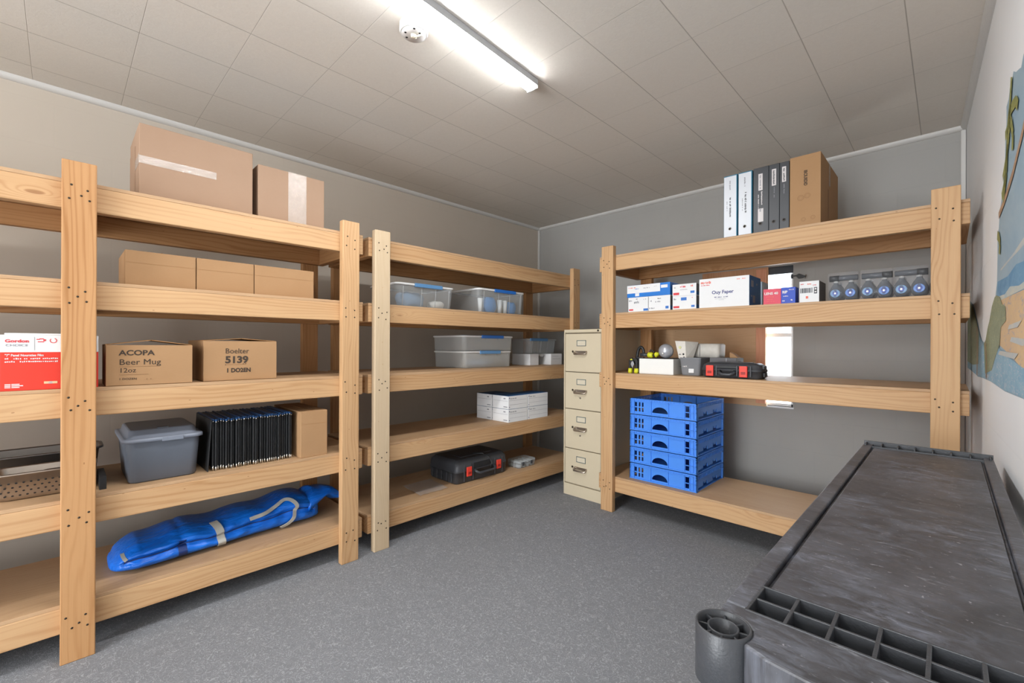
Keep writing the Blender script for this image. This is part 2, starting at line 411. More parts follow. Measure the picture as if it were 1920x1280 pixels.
def copy_tree(o, parent=None):
    c = o.copy(); S.collection.objects.link(c); c.parent = parent
    for ch in children(o): copy_tree(ch, c)
    return c
def text(s, size, x, y, z, mat, parent, name='printed_text', rot=0.0, align='LEFT', sx=1.0, ext=0.0004, bold=0.0, face='front'):
    cu = bpy.data.curves.new(name, 'FONT'); cu.body = s; cu.size = size; cu.align_x = align; cu.extrude = ext; cu.offset = bold
    cu.resolution_u = 3
    tmp = bpy.data.objects.new('tmp', cu); S.collection.objects.link(tmp)
    dg = bpy.context.evaluated_depsgraph_get(); me = bpy.data.meshes.new_from_object(tmp.evaluated_get(dg))
    bpy.data.objects.remove(tmp); bpy.data.curves.remove(cu)
    me.materials.clear(); me.materials.append(mat)
    base = Matrix.Rotation(PI/2, 4, 'X') if face == 'front' else (Matrix.Rotation(PI/2, 4, 'Z') @ Matrix.Rotation(PI/2, 4, 'X'))
    me.transform(base @ Matrix.Rotation(rot, 4, 'Z') @ Matrix.Diagonal((sx, 1, 1, 1)))
    o = bpy.data.objects.new(name, me); S.collection.objects.link(o); o.parent = parent; o.location = (x, y, z)
    return o
def marks(parent, mat, rects, y=-0.0006, name='printed_mark', th=0.0008):
    # small printed rectangles on a front face: (x0, x1, z0, z1)
    m = MB()
    for x0, x1, z0, z1 in rects: m.box((x0, y-th/2, z0), (x1, y+th/2, z1))
    return m.obj(name, mat, parent)
def scribble(parent, mat, x0, x1, z, h, n, name='printed_mark', seed=0, y=-0.0006):
    rr = random.Random(seed); w = (x1-x0)/n; rects = []
    for i in range(n):
        if rr.random() < 0.12: continue
        a = x0+i*w; rects.append((a, a+w*rr.uniform(0.45, 0.85), z+rr.uniform(0, h*0.2), z+h*rr.uniform(0.65, 1)))
    return marks(parent, mat, rects, y, name)
LEFT = PI/2     # things on the left wall's racks: local x runs along the wall, local y into the rack

# ------------------------------------------------------------------ the room
CZ = 2.311; WX = -3.02; WY = 3.465
def wall_x(y): return 0.068 + (WY - y)*0.038          # the right wall is slightly out of square
FY = -3.3
struct('floor', MB().box((WX-0.12, FY-0.12, -0.1), (0.5, WY+0.14, 0)), M['carpet'])
struct('ceiling', MB().box((WX-0.12, FY-0.12, CZ), (0.5, WY+0.14, CZ+0.1)), M['ceiling'])
struct('wall_left', MB().box((WX-0.12, FY-0.12, 0), (WX, WY+0.14, CZ)), M['wall_left'])
wx0, wx1, wz0, wz1 = -1.34, -0.747, 0.69, 1.655
m = MB()
m.box((WX, WY, 0), (wx0, WY+0.14, CZ)); m.box((wx1, WY, 0), (0.5, WY+0.14, CZ))
m.box((wx0, WY, 0), (wx1, WY+0.14, wz0)); m.box((wx0, WY, wz1), (wx1, WY+0.14, CZ))
struct('wall_back', m, M['wall_back'])
struct('wall_right', MB().prism([(wall_x(WY), WY), (wall_x(FY), FY), (0.5, FY), (0.5, WY)], 2, 0, CZ), M['wall_right'])
struct('wall_front', MB().box((WX, FY-0.12, 0), (0.5, FY, CZ)), M['wall_right'])
def cove(p0, p1, nrm, name):                            # quarter-round under the ceiling
    m = MB(); r = 0.024; rings = []
    for p in (p0, p1):
        ring = [(p[0], p[1], CZ), (p[0], p[1], CZ-r)]
        for k in range(1, 6):
            a = PI/2*k/6; ring.append((p[0]+nrm[0]*r*math.sin(a), p[1]+nrm[1]*r*math.sin(a), CZ-r*math.cos(a)))
        ring.append((p[0]+nrm[0]*r, p[1]+nrm[1]*r, CZ)); rings.append(ring)
    m.loft(rings, True, True, True, 0, False); struct(name, m, M['white_trim'])
cove((WX, FY), (WX, WY), (1, 0), 'trim_1'); cove((WX, WY), (wall_x(WY), WY), (0, -1), 'trim_2')
cove((wall_x(WY), WY), (wall_x(FY), FY), (-1, 0), 'trim_3')
struct('trim_4', MB().box((WX, WY-0.022, 0), (WX+0.022, WY, CZ-0.024)), M['white_trim'], 0.004)
struct('trim_5', MB().box((wall_x(WY)-0.022, WY-0.022, 0), (wall_x(WY)-0.001, WY, CZ-0.024)), M['white_trim'], 0.004)
# window: frame, sashes, panes, blind at its head
wf = thing('window_1', None, None, (0, 0, 0)); tag(wf, kind='structure')
M['frame_white'] = plain('window_frame_white', rgb(232, 234, 236), 0.4)
m = MB(); a, b = WY+0.03, WY+0.10
m.box((wx0, a, wz0), (wx0+0.03, b, wz1)); m.box((wx1-0.018, a, wz0), (wx1, b, wz1)); m.box((wx0, a, wz0), (wx1, b, wz0+0.02)); m.box((wx0, a, wz1-0.012), (wx1, b, wz1))
m.box((wx0, a+0.01, 1.168), (wx1, b-0.01, 1.196)); m.obj('window_frame', M['frame_white'], wf, 0.003)
MB().box((wx0, WY+0.062, wz0), (wx1, WY+0.066, wz1)).obj('pane', glassy('window_glass', (0.97, 0.98, 1, 1), 0.06, 0.02, rgb(220, 230, 235)), wf)
MB().box((wx0, WY+0.012, 1.603), (wx1-0.004, WY+0.028, wz1)).obj('blind', plain('dark_blind', rgb(58, 62, 68), 0.6), wf, 0.002)
MB().box((-0.903, WY-0.004, wz0-0.010), (wx1+0.006, WY+0.03, wz0)).obj('window_sill', M['frame_white'], wf)
# the pale house seen through the glass
hs = thing('neighbouring_house', 'pale overexposed house wall and gable seen through the narrow window strip', 'house', (-2.0, 12.0, 0))
M['house'] = plain('pale_siding', rgb(236, 238, 240), 0.8); M['house_roof'] = plain('grey_shingles', rgb(160, 166, 174), 0.8)
m = MB().box((-5, 0, -0.5), (4, 5, 2.3)); m.obj('siding', M['house'], hs)
m = MB(); m.prism([(-5.4, 2.3), (4.4, 2.3), (-0.5, 4.2)], 1, -0.3, 5.3); m.obj('roof', M['house_roof'], hs)
for x in (-2.6, 1.2):
    MB().box((x, -0.06, 0.7), (x+0.9, 0.0, 1.7)).obj('window', plain('house_window', rgb(190, 198, 206), 0.3), hs)
struct('yard', MB().box((-30, WY+0.14, -0.6), (30, 60, -0.5)), plain('pale_ground', rgb(205, 205, 200), 0.9))
# plywood sheets over the left part of the window
M['ply_light'] = wood('pale_plywood', rgb(214, 176, 136), rgb(190, 148, 106), rgb(140, 96, 60), ringf=14, contrast=0.3)
MB().box((-1.78, WY-0.016, 0.683), (-0.905, WY-0.002, 1.241), g=0).obj('plywood_panel', M['ply_light'], None, 0.001)
tag(bpy.data.objects['plywood_panel'], 'wide low plywood sheet against back wall behind the white boxes and tools', 'plywood panel')
o = MB().box((-1.345, WY-0.018, 1.2412), (-0.895, WY-0.004, 1.655), g=2).obj('plywood_panel', M['ply_dark'], None, 0.001)
tag(o, 'darker upper plywood sheet covering window behind the big white and blue carton', 'plywood panel')
o = MB().box((-0.965, WY-0.036, 0.705), (-0.905, WY-0.018, 1.64), g=2).obj('window_batten', wood('flare_tinted_pine', rgb(226, 162, 128), rgb(204, 134, 100), rgb(130, 70, 40), contrast=0.4), None, 0.001)  # reddish tone paints the window's flare onto this trim strip
tag(o, 'wooden batten with painted reddish window flare, left edge of the bright window strip', 'batten')
# bracket hook beside the window
hk = thing('curtain_bracket', 'small dark metal bracket pointing right on back wall beside the window', 'bracket', (-0.757, WY, 1.573))
m = MB(); m.prism([(0.0, 0.006), (0.03, 0.008), (0.048, 0.016), (0.07, 0.004), (0.088, -0.004), (0.07, -0.016), (0.045, -0.018), (0.03, -0.002), (0.0, -0.002)], 1, -0.020, -0.014)
m.obj('bracket_plate', M['black_plastic'], hk, 0.001)
MB().tube([(0.086, -0.017, 0.006), (0.087, -0.03, -0.010), (0.084, -0.03, -0.022)], 0.002, 6).obj('hook_pin', M['screw'], hk)
MB().box((0.0, -0.016, -0.012), (0.01, 0.0, 0.016)).obj('mounting_foot', M['black_plastic'], hk)

# ------------------------------------------------------------------ ceiling lamp and smoke detector base
def batten(loc, rotz, L, mat, label):
    t = thing('ceiling_light', label, 'ceiling light', loc, rotz)
    MB().box((-0.030, 0, -0.029), (0.030, L, 0)).obj('base', plain('lamp_housing', rgb(196, 197, 200), 0.4), t, 0.002)
    m = MB(); prof = [(0.029*math.cos(-PI*k/12), -0.0285 - 0.012*abs(math.sin(PI*k/12))**0.75) for k in range(13)]
    m.loft([[(x, 0.006, z) for x, z in prof], [(x, L-0.006, z) for x, z in prof]], True, True, True)
    m.obj('diffuser', mat, t)
    for y0, y1 in ((0.0, 0.006), (L-0.006, L)):
        MB().box((-0.030, y0, -0.040), (0.030, y1, -0.026)).obj('end_cap', M['rim_white'], t, 0.001)
    return t
batten((-1.2765, 0.28, CZ), R(4.0), 1.24, M['lamp'], 'long white LED batten lamp glowing on the tiled ceiling')
batten((-1.15, -2.4, CZ), R(4.0), 1.20, M['fill_lamp'], 'added LED batten lamp for fill, unseen on the ceiling nearer the front wall')  # added out of view to balance the room's light
sd = thing('smoke_detector_base', 'round white detector mount on ceiling beside the LED lamp', 'smoke detector', (-1.432, 0.925, CZ))
MB().lathe([(0.046, 0.0), (0.052, -0.010), (0.053, -0.036), (0.049, -0.044)], (0, 0, 0), 40).obj('housing', M['white_paint'], sd)
m = MB().lathe([(0.045, -0.0445), (0.044, -0.047), (0.010, -0.0475)], (0, 0, 0), 40, cap0=False); m.obj('face_plate', plain('ivory_plastic', rgb(222, 218, 214), 0.5), sd)
MB().lathe([(0.012, -0.047), (0.011, -0.056), (0.004, -0.058)], (0, 0, 0), 16).obj('knob', plain('cream_plastic', rgb(226, 218, 196), 0.5), sd)
MB().tube([(0.0, 0, -0.056), (0.018, 0.006, -0.058), (0.040, 0.020, -0.052)], 0.003, 8).obj('wire_loop', plain('cream_wire', rgb(226, 218, 196), 0.5), sd)
for k, (x, y) in enumerate(((-0.030, -0.012), (-0.010, -0.030), (0.024, 0.010), (0.030, -0.018))):
    MB().lathe([(0.0045, -0.0480), (0.0040, -0.0486)], (x, y, 0), 10).obj('screw_hole', M['hole'], sd)

# ------------------------------------------------------------------ timber racks
def rack(label, loc, rotz, L, front, rear, levels, D, ph, mats, rear_h=None, board='ply'):
    t = thing('timber_rack', label, 'shelving rack', loc, rotz)
    screw = None
    for k, x in enumerate(front):
        p = MB().box((x, -0.038, 0), (x+0.089, -0.0005, ph[k]), g=2).obj('post', mats[k], t, 0.003)
        for z in levels:
            js = [(0.02, 0.068), (0.065, 0.060), (0.024, 0.024), (0.068, 0.020)]
            if k != 1: js.append((0.045, 0.045))
            for a, b in js:
                sx, sz = x+a+random.uniform(-.006, .006), z+b+random.uniform(-.008, .008)
                if screw is None:
                    screw = MB().lathe([(0.0036, 0.0006), (0.0036, -0.0008), (0.001, -0.0012)], (0, 0, 0), 8, 'Y').obj('screw', M['screw'], p); screw.location = (sx, -0.038, sz)
                else:
                    c = screw.copy(); S.collection.objects.link(c); c.parent = p; c.location = (sx, -0.038, sz)
    for x in rear: MB().box((x, D, 0), (x+0.089, D+0.038, ph[0]-0.03), g=2).obj('post', M['pine_honey'], t, 0.003)
    for z in levels:
        MB().box((0, 0, z), (L, 0.038, z+0.089), g=0).obj('front_beam', M['pine'], t, 0.003)
        MB().box((0, D-0.038, z), (L, D-0.0005, z+0.089), g=0).obj('rear_beam', M['pine_honey'], t, 0.003)
        xs = [0.0005, L-0.0385]
        if L > 2: xs += [1.365]                              # hidden behind the middle post
        for x in xs: MB().box((x, 0.038, z+0.0005), (x+0.038, D-0.038, z+0.0885), g=1).obj('cross_piece', M['pine_honey'], t, 0.002)
        MB().box((0, 0.001, z+0.0892), (L, D, z+0.1019), g=0).obj('shelf_board', M[board], t, 0.001)
    return t
T1, T2, T3, T4, T5 = 1.677, 1.326, 0.944, 0.557, 0.194       # board tops of the left racks
LV = [1.575, 1.224, 0.842, 0.455, 0.092]
rack('long pine shelving rack on left wall holding plain cartons, mug boxes and blue bag', (-2.195, -1.34, 0), LEFT, 2.453,
     [1.340, 2.326, 0.05], [2.335, 1.34, 0.05], LV, 0.507, [1.735, 1.727, 1.73], [M['pine_honey'], M['pine'], M['pine']])
rack('pine shelving rack in the left corner with a pale front post and clear bins', (-2.203, 1.148, 0), LEFT, 1.862,
     [0.019, 1.762], [0.03, 1.79], LV, 0.507, [1.715, 1.731], [M['pine_pale'], M['pine']])
rack('pine shelving rack before the window holding binders, paper cartons and blue crates', (-1.711, 2.597, 0), 0, 1.774,
     [0.040, 1.658], [0.030, 1.66], [1.607, 1.221, 0.820, 0.128], 0.515, [1.768, 1.762], [M['pine'], M['pine']])
U1, U2, U3, U5 = 1.709, 1.323, 0.922, 0.230                    # board tops of the rack before the window

# ------------------------------------------------------------------ mural on the right wall
mu = MB()
def wpoly(pts, off, mi):
    b = len(mu.v)
    for y, z in pts: mu.v.append((wall_x(y)-off, y-off*0.04, z))
    mu.face([b+i for i in range(len(pts))], None, mi)
outl = [(0.3, 1.97), (1.2, 1.93), (1.5, 1.86), (1.706, 1.842), (1.74, 1.825), (1.769, 1.835), (1.82, 1.85), (1.864, 1.872), (1.90, 1.85), (1.921, 1.857), (1.95, 1.83), (1.991, 1.824), (1.99, 1.77), (2.01, 1.734), (2.02, 1.66), (2.051, 1.616), (2.09, 1.57), (2.132, 1.535), (2.15, 1.49), (2.181, 1.466), (2.179, 1.404), (2.19, 1.316), (2.229, 1.275), (2.30, 1.25), (2.373, 1.2), (2.42, 1.18), (2.486, 1.134), (2.557, 1.12), (2.64, 1.13), (2.717, 1.16), (2.829, 1.221), (3.0, 1.30), (3.29, 1.352), (3.307, 0.993), (3.05, 0.99), (2.797, 0.974), (2.6, 0.978), (2.35, 0.978), (2.0, 0.968), (1.687, 0.972), (1.2, 0.95), (0.3, 0.96)]
cyo = sum(p[0] for p in outl)/len(outl)
wpoly(outl, 0.0008, 0)
def grow(p, q):
    return p
wpoly([(0.3, 1.315), (1.2, 1.345), (1.56, 1.335), (1.695, 1.317), (1.80, 1.325), (1.95, 1.31), (2.17, 1.318), (2.186, 1.30), (2.19, 1.245), (0.3, 1.24)], 0.0013, 2)
wpoly([(0.3, 1.265), (1.4, 1.27), (1.6, 1.268), (1.75, 1.262), (1.9, 1.275), (2.0, 1.262), (2.18, 1.268), (2.2, 1.25), (0.3, 1.24)], 0.0018, 3)
wpoly([(0.3, 1.245), (1.7, 1.245), (2.2, 1.252), (2.28, 1.235), (2.2, 1.12), (1.9, 1.08), (1.687, 1.045), (1.2, 1.04), (0.3, 1.05)], 0.0018, 4)
wpoly([(0.3, 0.965), (1.2, 0.955), (1.687, 0.976), (2.0, 0.972), (2.35, 0.982), (2.6, 0.982), (2.797, 0.978), (3.3, 0.997), (3.28, 1.25), (2.83, 1.19), (2.6, 1.117), (2.45, 1.10), (2.25, 1.12), (1.95, 1.075), (1.687, 1.05), (1.2, 1.04), (0.3, 1.05)], 0.0023, 7)
wpoly([(2.19, 1.275), (2.10, 1.262), (2.05, 1.235), (1.98, 1.225), (1.97, 1.18), (2.08, 1.165), (2.10, 1.11), (2.22, 1.06), (2.30, 1.02), (2.5, 1.0), (2.55, 1.115), (2.486, 1.130), (2.42, 1.176), (2.373, 1.196), (2.30, 1.246), (2.229, 1.271)], 0.0028, 5)
wpoly([(3.28, 1.345), (3.0, 1.29), (2.83, 1.215), (2.72, 1.155), (2.75, 1.03), (3.0, 1.02), (3.3, 1.03)], 0.0028, 5)
for a in ((1.62, 1.12, 1.86, 1.13), (1.7, 1.17, 1.9, 1.165), (1.75, 1.085, 2.1, 1.09)):
    wpoly([(a[0], a[1]), (a[2], a[3]), (a[2]+0.03, a[3]-0.012), (a[0]+0.06, a[1]-0.016)], 0.0030, 1)
def strip(pts, w, off, mi):
    for (y0, z0), (y1, z1) in zip(pts, pts[1:]):
        d = Vector((y1-y0, z1-z0)).normalized(); n = Vector((-d.y, d.x))*w/2
        wpoly([(y0+n.x, z0+n.y), (y1+n.x, z1+n.y), (y1-n.x, z1-n.y), (y0-n.x, z0-n.y)], off, mi)
strip([(2.135, 1.528), (2.0, 1.548), (1.85, 1.585), (1.70, 1.645), (1.5, 1.76), (1.38, 1.86)], 0.022, 0.0028, 6)
strip([(2.49, 1.12), (2.45, 1.05), (2.46, 0.985)], 0.02, 0.0034, 6); strip([(2.80, 1.19), (2.79, 1.08), (2.80, 0.98)], 0.03, 0.0034, 6)
for pts in ([(1.875, 1.862), (1.90, 1.80), (1.945, 1.74), (1.99, 1.735)], [(1.89, 1.79), (1.92, 1.72), (1.97, 1.66), (2.035, 1.62)], [(1.93, 1.77), (1.87, 1.775), (1.80, 1.765), (1.77, 1.74)],
            [(1.93, 1.75), (1.88, 1.74), (1.85, 1.69), (1.855, 1.65)], [(1.94, 1.74), (1.96, 1.68), (1.99, 1.60), (2.06, 1.57)], [(2.16, 1.47), (2.12, 1.455), (2.10, 1.43), (2.11, 1.40)], [(1.95, 1.70), (1.97, 1.62), (2.03, 1.55)]):
    strip(pts, 0.030, 0.0034, 8)
wpoly([(1.6, 1.36), (1.9, 1.352), (2.1, 1.345), (2.1, 1.35), (1.85, 1.362), (1.6, 1.385)], 0.0010, 1)
o = mu.obj('wall_mural', [M['p_sky'], M['p_cloud'], M['p_sea'], M['p_foam'], M['p_sand'], M['p_leaf'], M['p_trunk'], M['p_water'], M['p_frond']])
tag(o, 'faded tropical beach mural with palms, torn white at its edge, on right wall', 'mural')

# ------------------------------------------------------------------ cartons on the left racks
def carton(name, label, cat, loc, rotz, w, d, h, mat, group=None, split=0.0, bev=0.002):
    t = thing(name, label, cat, loc, rotz, group)
    MB().box((0, 0, 0), (w, d, h)).obj('box_body', mat, t, bev)
    return t
# large carton on top
t = carton('cardboard_box', 'large pale cardboard box with a strip of shiny clear tape, on top shelf', 'box', (-2.262, 0.213, T1), LEFT, 0.398, 0.31, 0.293, M['card_pink'])
MB().box((-0.0012, -0.0014, 0.136), (0.258, -0.0004, 0.166)).obj('packing_tape', M['tape'], t)
MB().box((-0.0016, -0.001, 0.132), (-0.0004, 0.31, 0.172)).obj('packing_tape', M['tape'], t)
MB().box((-0.0022, 0.30, 0.0), (-0.0004, 0.12, 0.235)).obj('side_flap', M['card_pink'], t)
t = carton('cardboard_box', 'smaller pale cardboard box with wide shiny vertical tape, on top shelf', 'box', (-2.262, 0.634, T1), LEFT, 0.302, 0.30, 0.254, M['card_pink'])
MB().box((0.130, -0.0014, 0.002), (0.214, -0.0004, 0.253)).obj('packing_tape', M['tape'], t)
MB().box((0.128, -0.001, 0.2544), (0.218, 0.30, 0.2556)).obj('packing_tape', M['tape'], t)
for k, (y, w, lb) in enumerate(((0.172, 0.226, 'plain low cardboard box, leftmost of the three in a row on second shelf'), (0.401, 0.216, 'plain low cardboard box, middle of the three in a row on second shelf'), (0.620, 0.265, 'plain low cardboard box, rightmost and widest of three in row on second shelf'))):
    t = carton('cardboard_box', lb, 'box', (-2.26, y, T2), LEFT, w, 0.26, 0.140, M['card'])
    MB().box((0.001, -0.0008, 0.092), (w-0.001, -0.0002, 0.0928)).obj('crease', M['card_dark'], t)
    MB().box((w*0.5-0.002, 0.0, 0.1402), (w*0.5+0.002, 0.26, 0.1412)).obj('flap_seam', M['card_dark'], t)
# red and white carton
t = thing('red_carton', 'red and white food film carton with white lettering at left edge, third shelf', 'carton', (-2.206, -0.140, T3), LEFT)
m = MB(); m.box((0, 0, 0), (0.236, 0.19, 0.128), 0, 0); m.box((0, 0, 0.128), (0.236, 0.19, 0.186), 0, 1)
m.obj('box_body', [M['red_card'], M['white_card']], t, 0.0015)
MB().box((0.010, 0.004, 0.186), (0.23, 0.19, 0.192)).obj('lid_flap', M['white_card'], t, 0.001)
text('Gordon', 0.0145, 0.011, -0.0008, 0.161, M['ink_red'], t, bold=0.0005, sx=1.15)
text('CHOICE', 0.0105, 0.012, -0.0008, 0.148, M['ink_grey'], t, sx=1.3)
text('"7" Panel Noursties Film', 0.0105, 0.011, -0.0008, 0.1145, M['ink_white'], t, bold=0.0003, sx=0.85)
scribble(t, M['ink_white'], 0.011, 0.135, 0.1040, 0.0055, 26, seed=1); scribble(t, M['ink_white'], 0.011, 0.135, 0.0940, 0.0055, 26, seed=2)
marks(t, M['ink_grey'], [(0.0770, 0.0777, 0.134, 0.180)])
marks(t, M['ink_red'], [(0.082, 0.090, 0.170, 0.173), (0.089, 0.099, 0.172, 0.175), (0.085, 0.100, 0.162, 0.165), (0.098, 0.104, 0.166, 0.172)], name='printed_emblem')
m = MB(); m.loft([[(0.122+0.009*math.cos(a)*q, -0.0006-q*0, 0.168+0.009*math.sin(a)*q) for a in [PI*k/8 for k in range(6, 20)]] for q in (0.75, 1.0)], False, False, False); m.obj('printed_emblem', M['ink_red'], t)
marks(t, M['ink_white'], [(0.011, 0.024, 0.010, 0.013), (0.026, 0.044, 0.010, 0.013), (0.011, 0.024, 0.015, 0.018), (0.026, 0.052, 0.015, 0.018), (0.011, 0.024, 0.020, 0.023), (0.026, 0.044, 0.020, 0.023)])
marks(t, M['p_sand'], [(0.100, 0.132, 0.020, 0.028)])
# mug boxes
def flapped(name, label, loc, w, d, h, peak, py, rotz=LEFT):
    t = thing(name, label, 'box', loc, rotz)
    m = MB(); tt = 0.003
    m.box((0, 0, 0), (w, tt, h)); m.box((0, d-tt, 0), (w, d, h)); m.box((0, tt, 0), (tt, d-tt, h)); m.box((w-tt, tt, 0), (w, d-tt, h)); m.box((0, 0, 0), (w, d, tt))
    m.box((tt, tt, h-0.03), (w-tt, d-tt, h-0.027)); m.obj('box_body', M['card'], t, 0.001)
    for x0, x1 in ((0.0, py*w), (w, py*w+0.004)):       # two long flaps leaning up against one another
        f = MB(); f.loft([[(x0, 0.02, h), (x1, 0.02, h+peak), (x1, 0.02, h+peak+0.0025), (x0, 0.02, h+0.0025)], [(x0, d-0.01, h), (x1, d-0.01, h+peak), (x1, d-0.01, h+peak+0.0025), (x0, d-0.01, h+0.0025)]], True, True, True, 0, False)
        f.obj('flap', M['card_dark'], t)
    return t
t = flapped('mug_box', 'small cardboard box printed ACOPA Beer Mug with raised flaps, third shelf', (-2.206, 0.116, T3), 0.262, 0.20, 0.153, 0.018, 0.5)
text('ACOPA', 0.027, 0.036, -0.0006, 0.115, M['ink'], t, bold=0.0007, sx=1.14)
text('Beer Mug', 0.030, 0.036, -0.0006, 0.079, M['ink'], t, sx=1.06)
text('12oz', 0.024, 0.036, -0.0006, 0.050, M['ink'], t, sx=1.05)
text('1 DOZEN', 0.011, 0.036, -0.0006, 0.022, M['ink'], t, sx=1.1)
marks(t, M['ink_faint'], [(0.036, 0.158, 0.0715, 0.0725), (0.036, 0.122, 0.041, 0.042)])
for k in range(5): marks(t, M['ink_faint'], [(0.110+k*0.006, 0.113+k*0.006, 0.020, 0.021+0.004*(k % 2))])
t = flapped('mug_box', 'cardboard box printed Boelter 5139 on third shelf, right of the mug box', (-2.228, 0.420, T3), 0.284, 0.32, 0.172, 0.010, 0.5)
text('Boelter', 0.032, 0.078, -0.0006, 0.118, M['ink'], t, sx=0.95)
text('5139', 0.041, 0.078, -0.0006, 0.077, M['ink'], t, bold=0.0016, sx=1.08)
text('1 DO2EN', 0.025, 0.082, -0.0006, 0.036, M['ink'], t, bold=0.0010, sx=0.92)
marks(t, M['ink_faint'], [(0.080, 0.158, 0.069, 0.070)]); marks(t, M['ink'], [(0.078, 0.081, 0.0675, 0.0705), (0.146, 0.149, 0.071, 0.074), (0.155, 0.158, 0.071, 0.074)])

# ------------------------------------------------------------------ fourth shelf of the long rack
def pan(name, label, loc, w, d, h, mat, holes=False, rim=0.012, rotz=LEFT):
    t = thing(name, label, 'steel pan', loc, rotz)
    cx, cy = w/2, d/2; hw, hd = w/2-rim, d/2-rim; m = MB()
    R_ = [rrect(hw-0.028, hd-0.028, 0.05, 0.0, cx, cy), rrect(hw-0.016, hd-0.016, 0.055, 0.006, cx, cy), rrect(hw-0.010, hd-0.010, 0.055, 0.02, cx, cy), rrect(hw, hd, 0.05, h-0.004, cx, cy)]
    I_ = [rrect(hw-0.002, hd-0.002, 0.048, h-0.004, cx, cy), rrect(hw-0.013, hd-0.013, 0.05, 0.022, cx, cy), rrect(hw-0.030, hd-0.030, 0.05, 0.003, cx, cy)]
    m.loft(R_ + [rrect(w/2, d/2, 0.055, h-0.006, cx, cy), rrect(w/2, d/2, 0.055, h, cx, cy), rrect(hw-0.001, hd-0.001, 0.049, h, cx, cy)] + I_)
    m.obj('pan_body', mat, t)
    if holes:
        hm = MB()
        for r in range(4):
            z = 0.020 + r*0.0145
            for k in range(15):
                x = 0.045 + k*0.0175*1.0 + (0.0087 if r % 2 else 0)
                if x > w-0.05: continue
                yf = cy - (hd-0.010 + (z-0.02)/(h-0.024)*0.010) - 0.0006
                b = [(x+0.0034*math.cos(2*PI*q/10), yf, z+0.0026*math.sin(2*PI*q/10)) for q in range(10)]
                hm.loft([b, [(p[0], p[1]+0.0015, p[2]) for p in b]], True, True, True, 0, False)
        hm.obj('drain_holes', M['hole'], t)
    return t
pan('perforated_pan', 'perforated stainless steel pan full of utensils at left edge, fourth shelf', (-2.268, -0.195, T4), 0.295, 0.155, 0.098, M['steel'], True)
pan('steel_pan', 'deep dark steel pan standing behind the perforated pan, fourth shelf', (-2.435, -0.42, T4), 0.545, 0.20, 0.128, M['steel_dark'])
o = MB().box((0, 0, 0), (0.020, 0.16, 0.048)).obj('black_tray', M['black_plastic'], None, 0.001, 2, (-2.252, 0.102, T4), LEFT)
tag(o, 'black upright plate peeking out right of the thick post, fourth shelf', 'tray')
def utensil(label, loc, rz, tilt, L, kind):
    t = thing('utensil', label, 'utensil', loc, rz); t.rotation_euler = (0, tilt, rz)
    MB().tube([(0, 0, 0), (L*0.5, 0, 0.002), (L, 0, 0)], 0.005, 8).obj('handle', M['steel'], t)
    if kind: MB().loft([rrect(0.018, 0.008, 0.008, -0.004, L+0.015, 0), rrect(0.022, 0.012, 0.011, 0.006, L+0.015, 0), rrect(0.018, 0.009, 0.008, 0.006, L+0.015, 0), rrect(0.014, 0.006, 0.006, -0.001, L+0.015, 0)]).obj('bowl', M['steel_dark'], t)
    else:
        MB().lathe([(0.006, -0.004), (0.007, 0.004), (0.004, 0.008)], (L+0.006, 0, 0), 14).obj('knob', M['steel_dark'], t)
for k, (dx, dy, rz, L, kd) in enumerate(((0.04, 0.048, 0.0, 0.15, 1), (0.05, 0.078, 0.0, 0.17, 0), (0.06, 0.104, 0.0, 0.10, 1), (0.19, 0.106, 0.0, 0.05, 0), (0.042, 0.063, 0.0, 0.12, 0))):
    utensil('steel utensil lying in the perforated pan among the other serving tools', (-2.268-dy, -0.195+dx, T4+0.072+0.0*k), LEFT+rz, -0.02, L, kd)

for ob in [x for x in bpy.data.objects if x.name.startswith('utensil')]: ob['group'] = 'utensils in the perforated pan'
# grey lidded tub
t = thing('storage_tub', 'slate grey plastic tub with a domed latching lid, fourth shelf', 'storage tub', (-2.232, 0.166, T4), LEFT)
w, d, h = 0.256, 0.36, 0.172; cx, cy = w/2, d/2
MB().loft([rrect(w/2-0.024, d/2-0.028, 0.025, 0, cx, cy), rrect(w/2-0.018, d/2-0.022, 0.028, 0.006, cx, cy), rrect(w/2-0.008, d/2-0.010, 0.028, h-0.006, cx, cy), rrect(w/2-0.008, d/2-0.010, 0.028, h, cx, cy)]).obj('tub_body', M['bin_grey'], t)
MB().loft([rrect(w/2-0.003, d/2-0.003, 0.03, h-0.012, cx, cy), rrect(w/2+0.002, d/2+0.002, 0.032, h-0.010, cx, cy), rrect(w/2+0.002, d/2+0.002, 0.032, h+0.002, cx, cy), rrect(w/2-0.008, d/2-0.008, 0.03, h+0.004, cx, cy),
           rrect(w/2-0.016, d/2-0.018, 0.028, h+0.006, cx, cy), rrect(w/2-0.020, d/2-0.040, 0.024, h+0.028, cx, cy), rrect(w/2-0.028, d/2-0.048, 0.02, h+0.032, cx, cy)]).obj('lid', M['bin_lid'], t)
MB().box((cx-0.018, 0.055, h+0.031), (cx+0.018, 0.085, h+0.0345)).obj('lid_badge', M['bin_grey'], t, 0.001)
MB().box((cx-0.010, -0.004, h-0.014), (cx+0.06, 0.0, h+0.002)).obj('latch', M['bin_lid'], t, 0.0015)
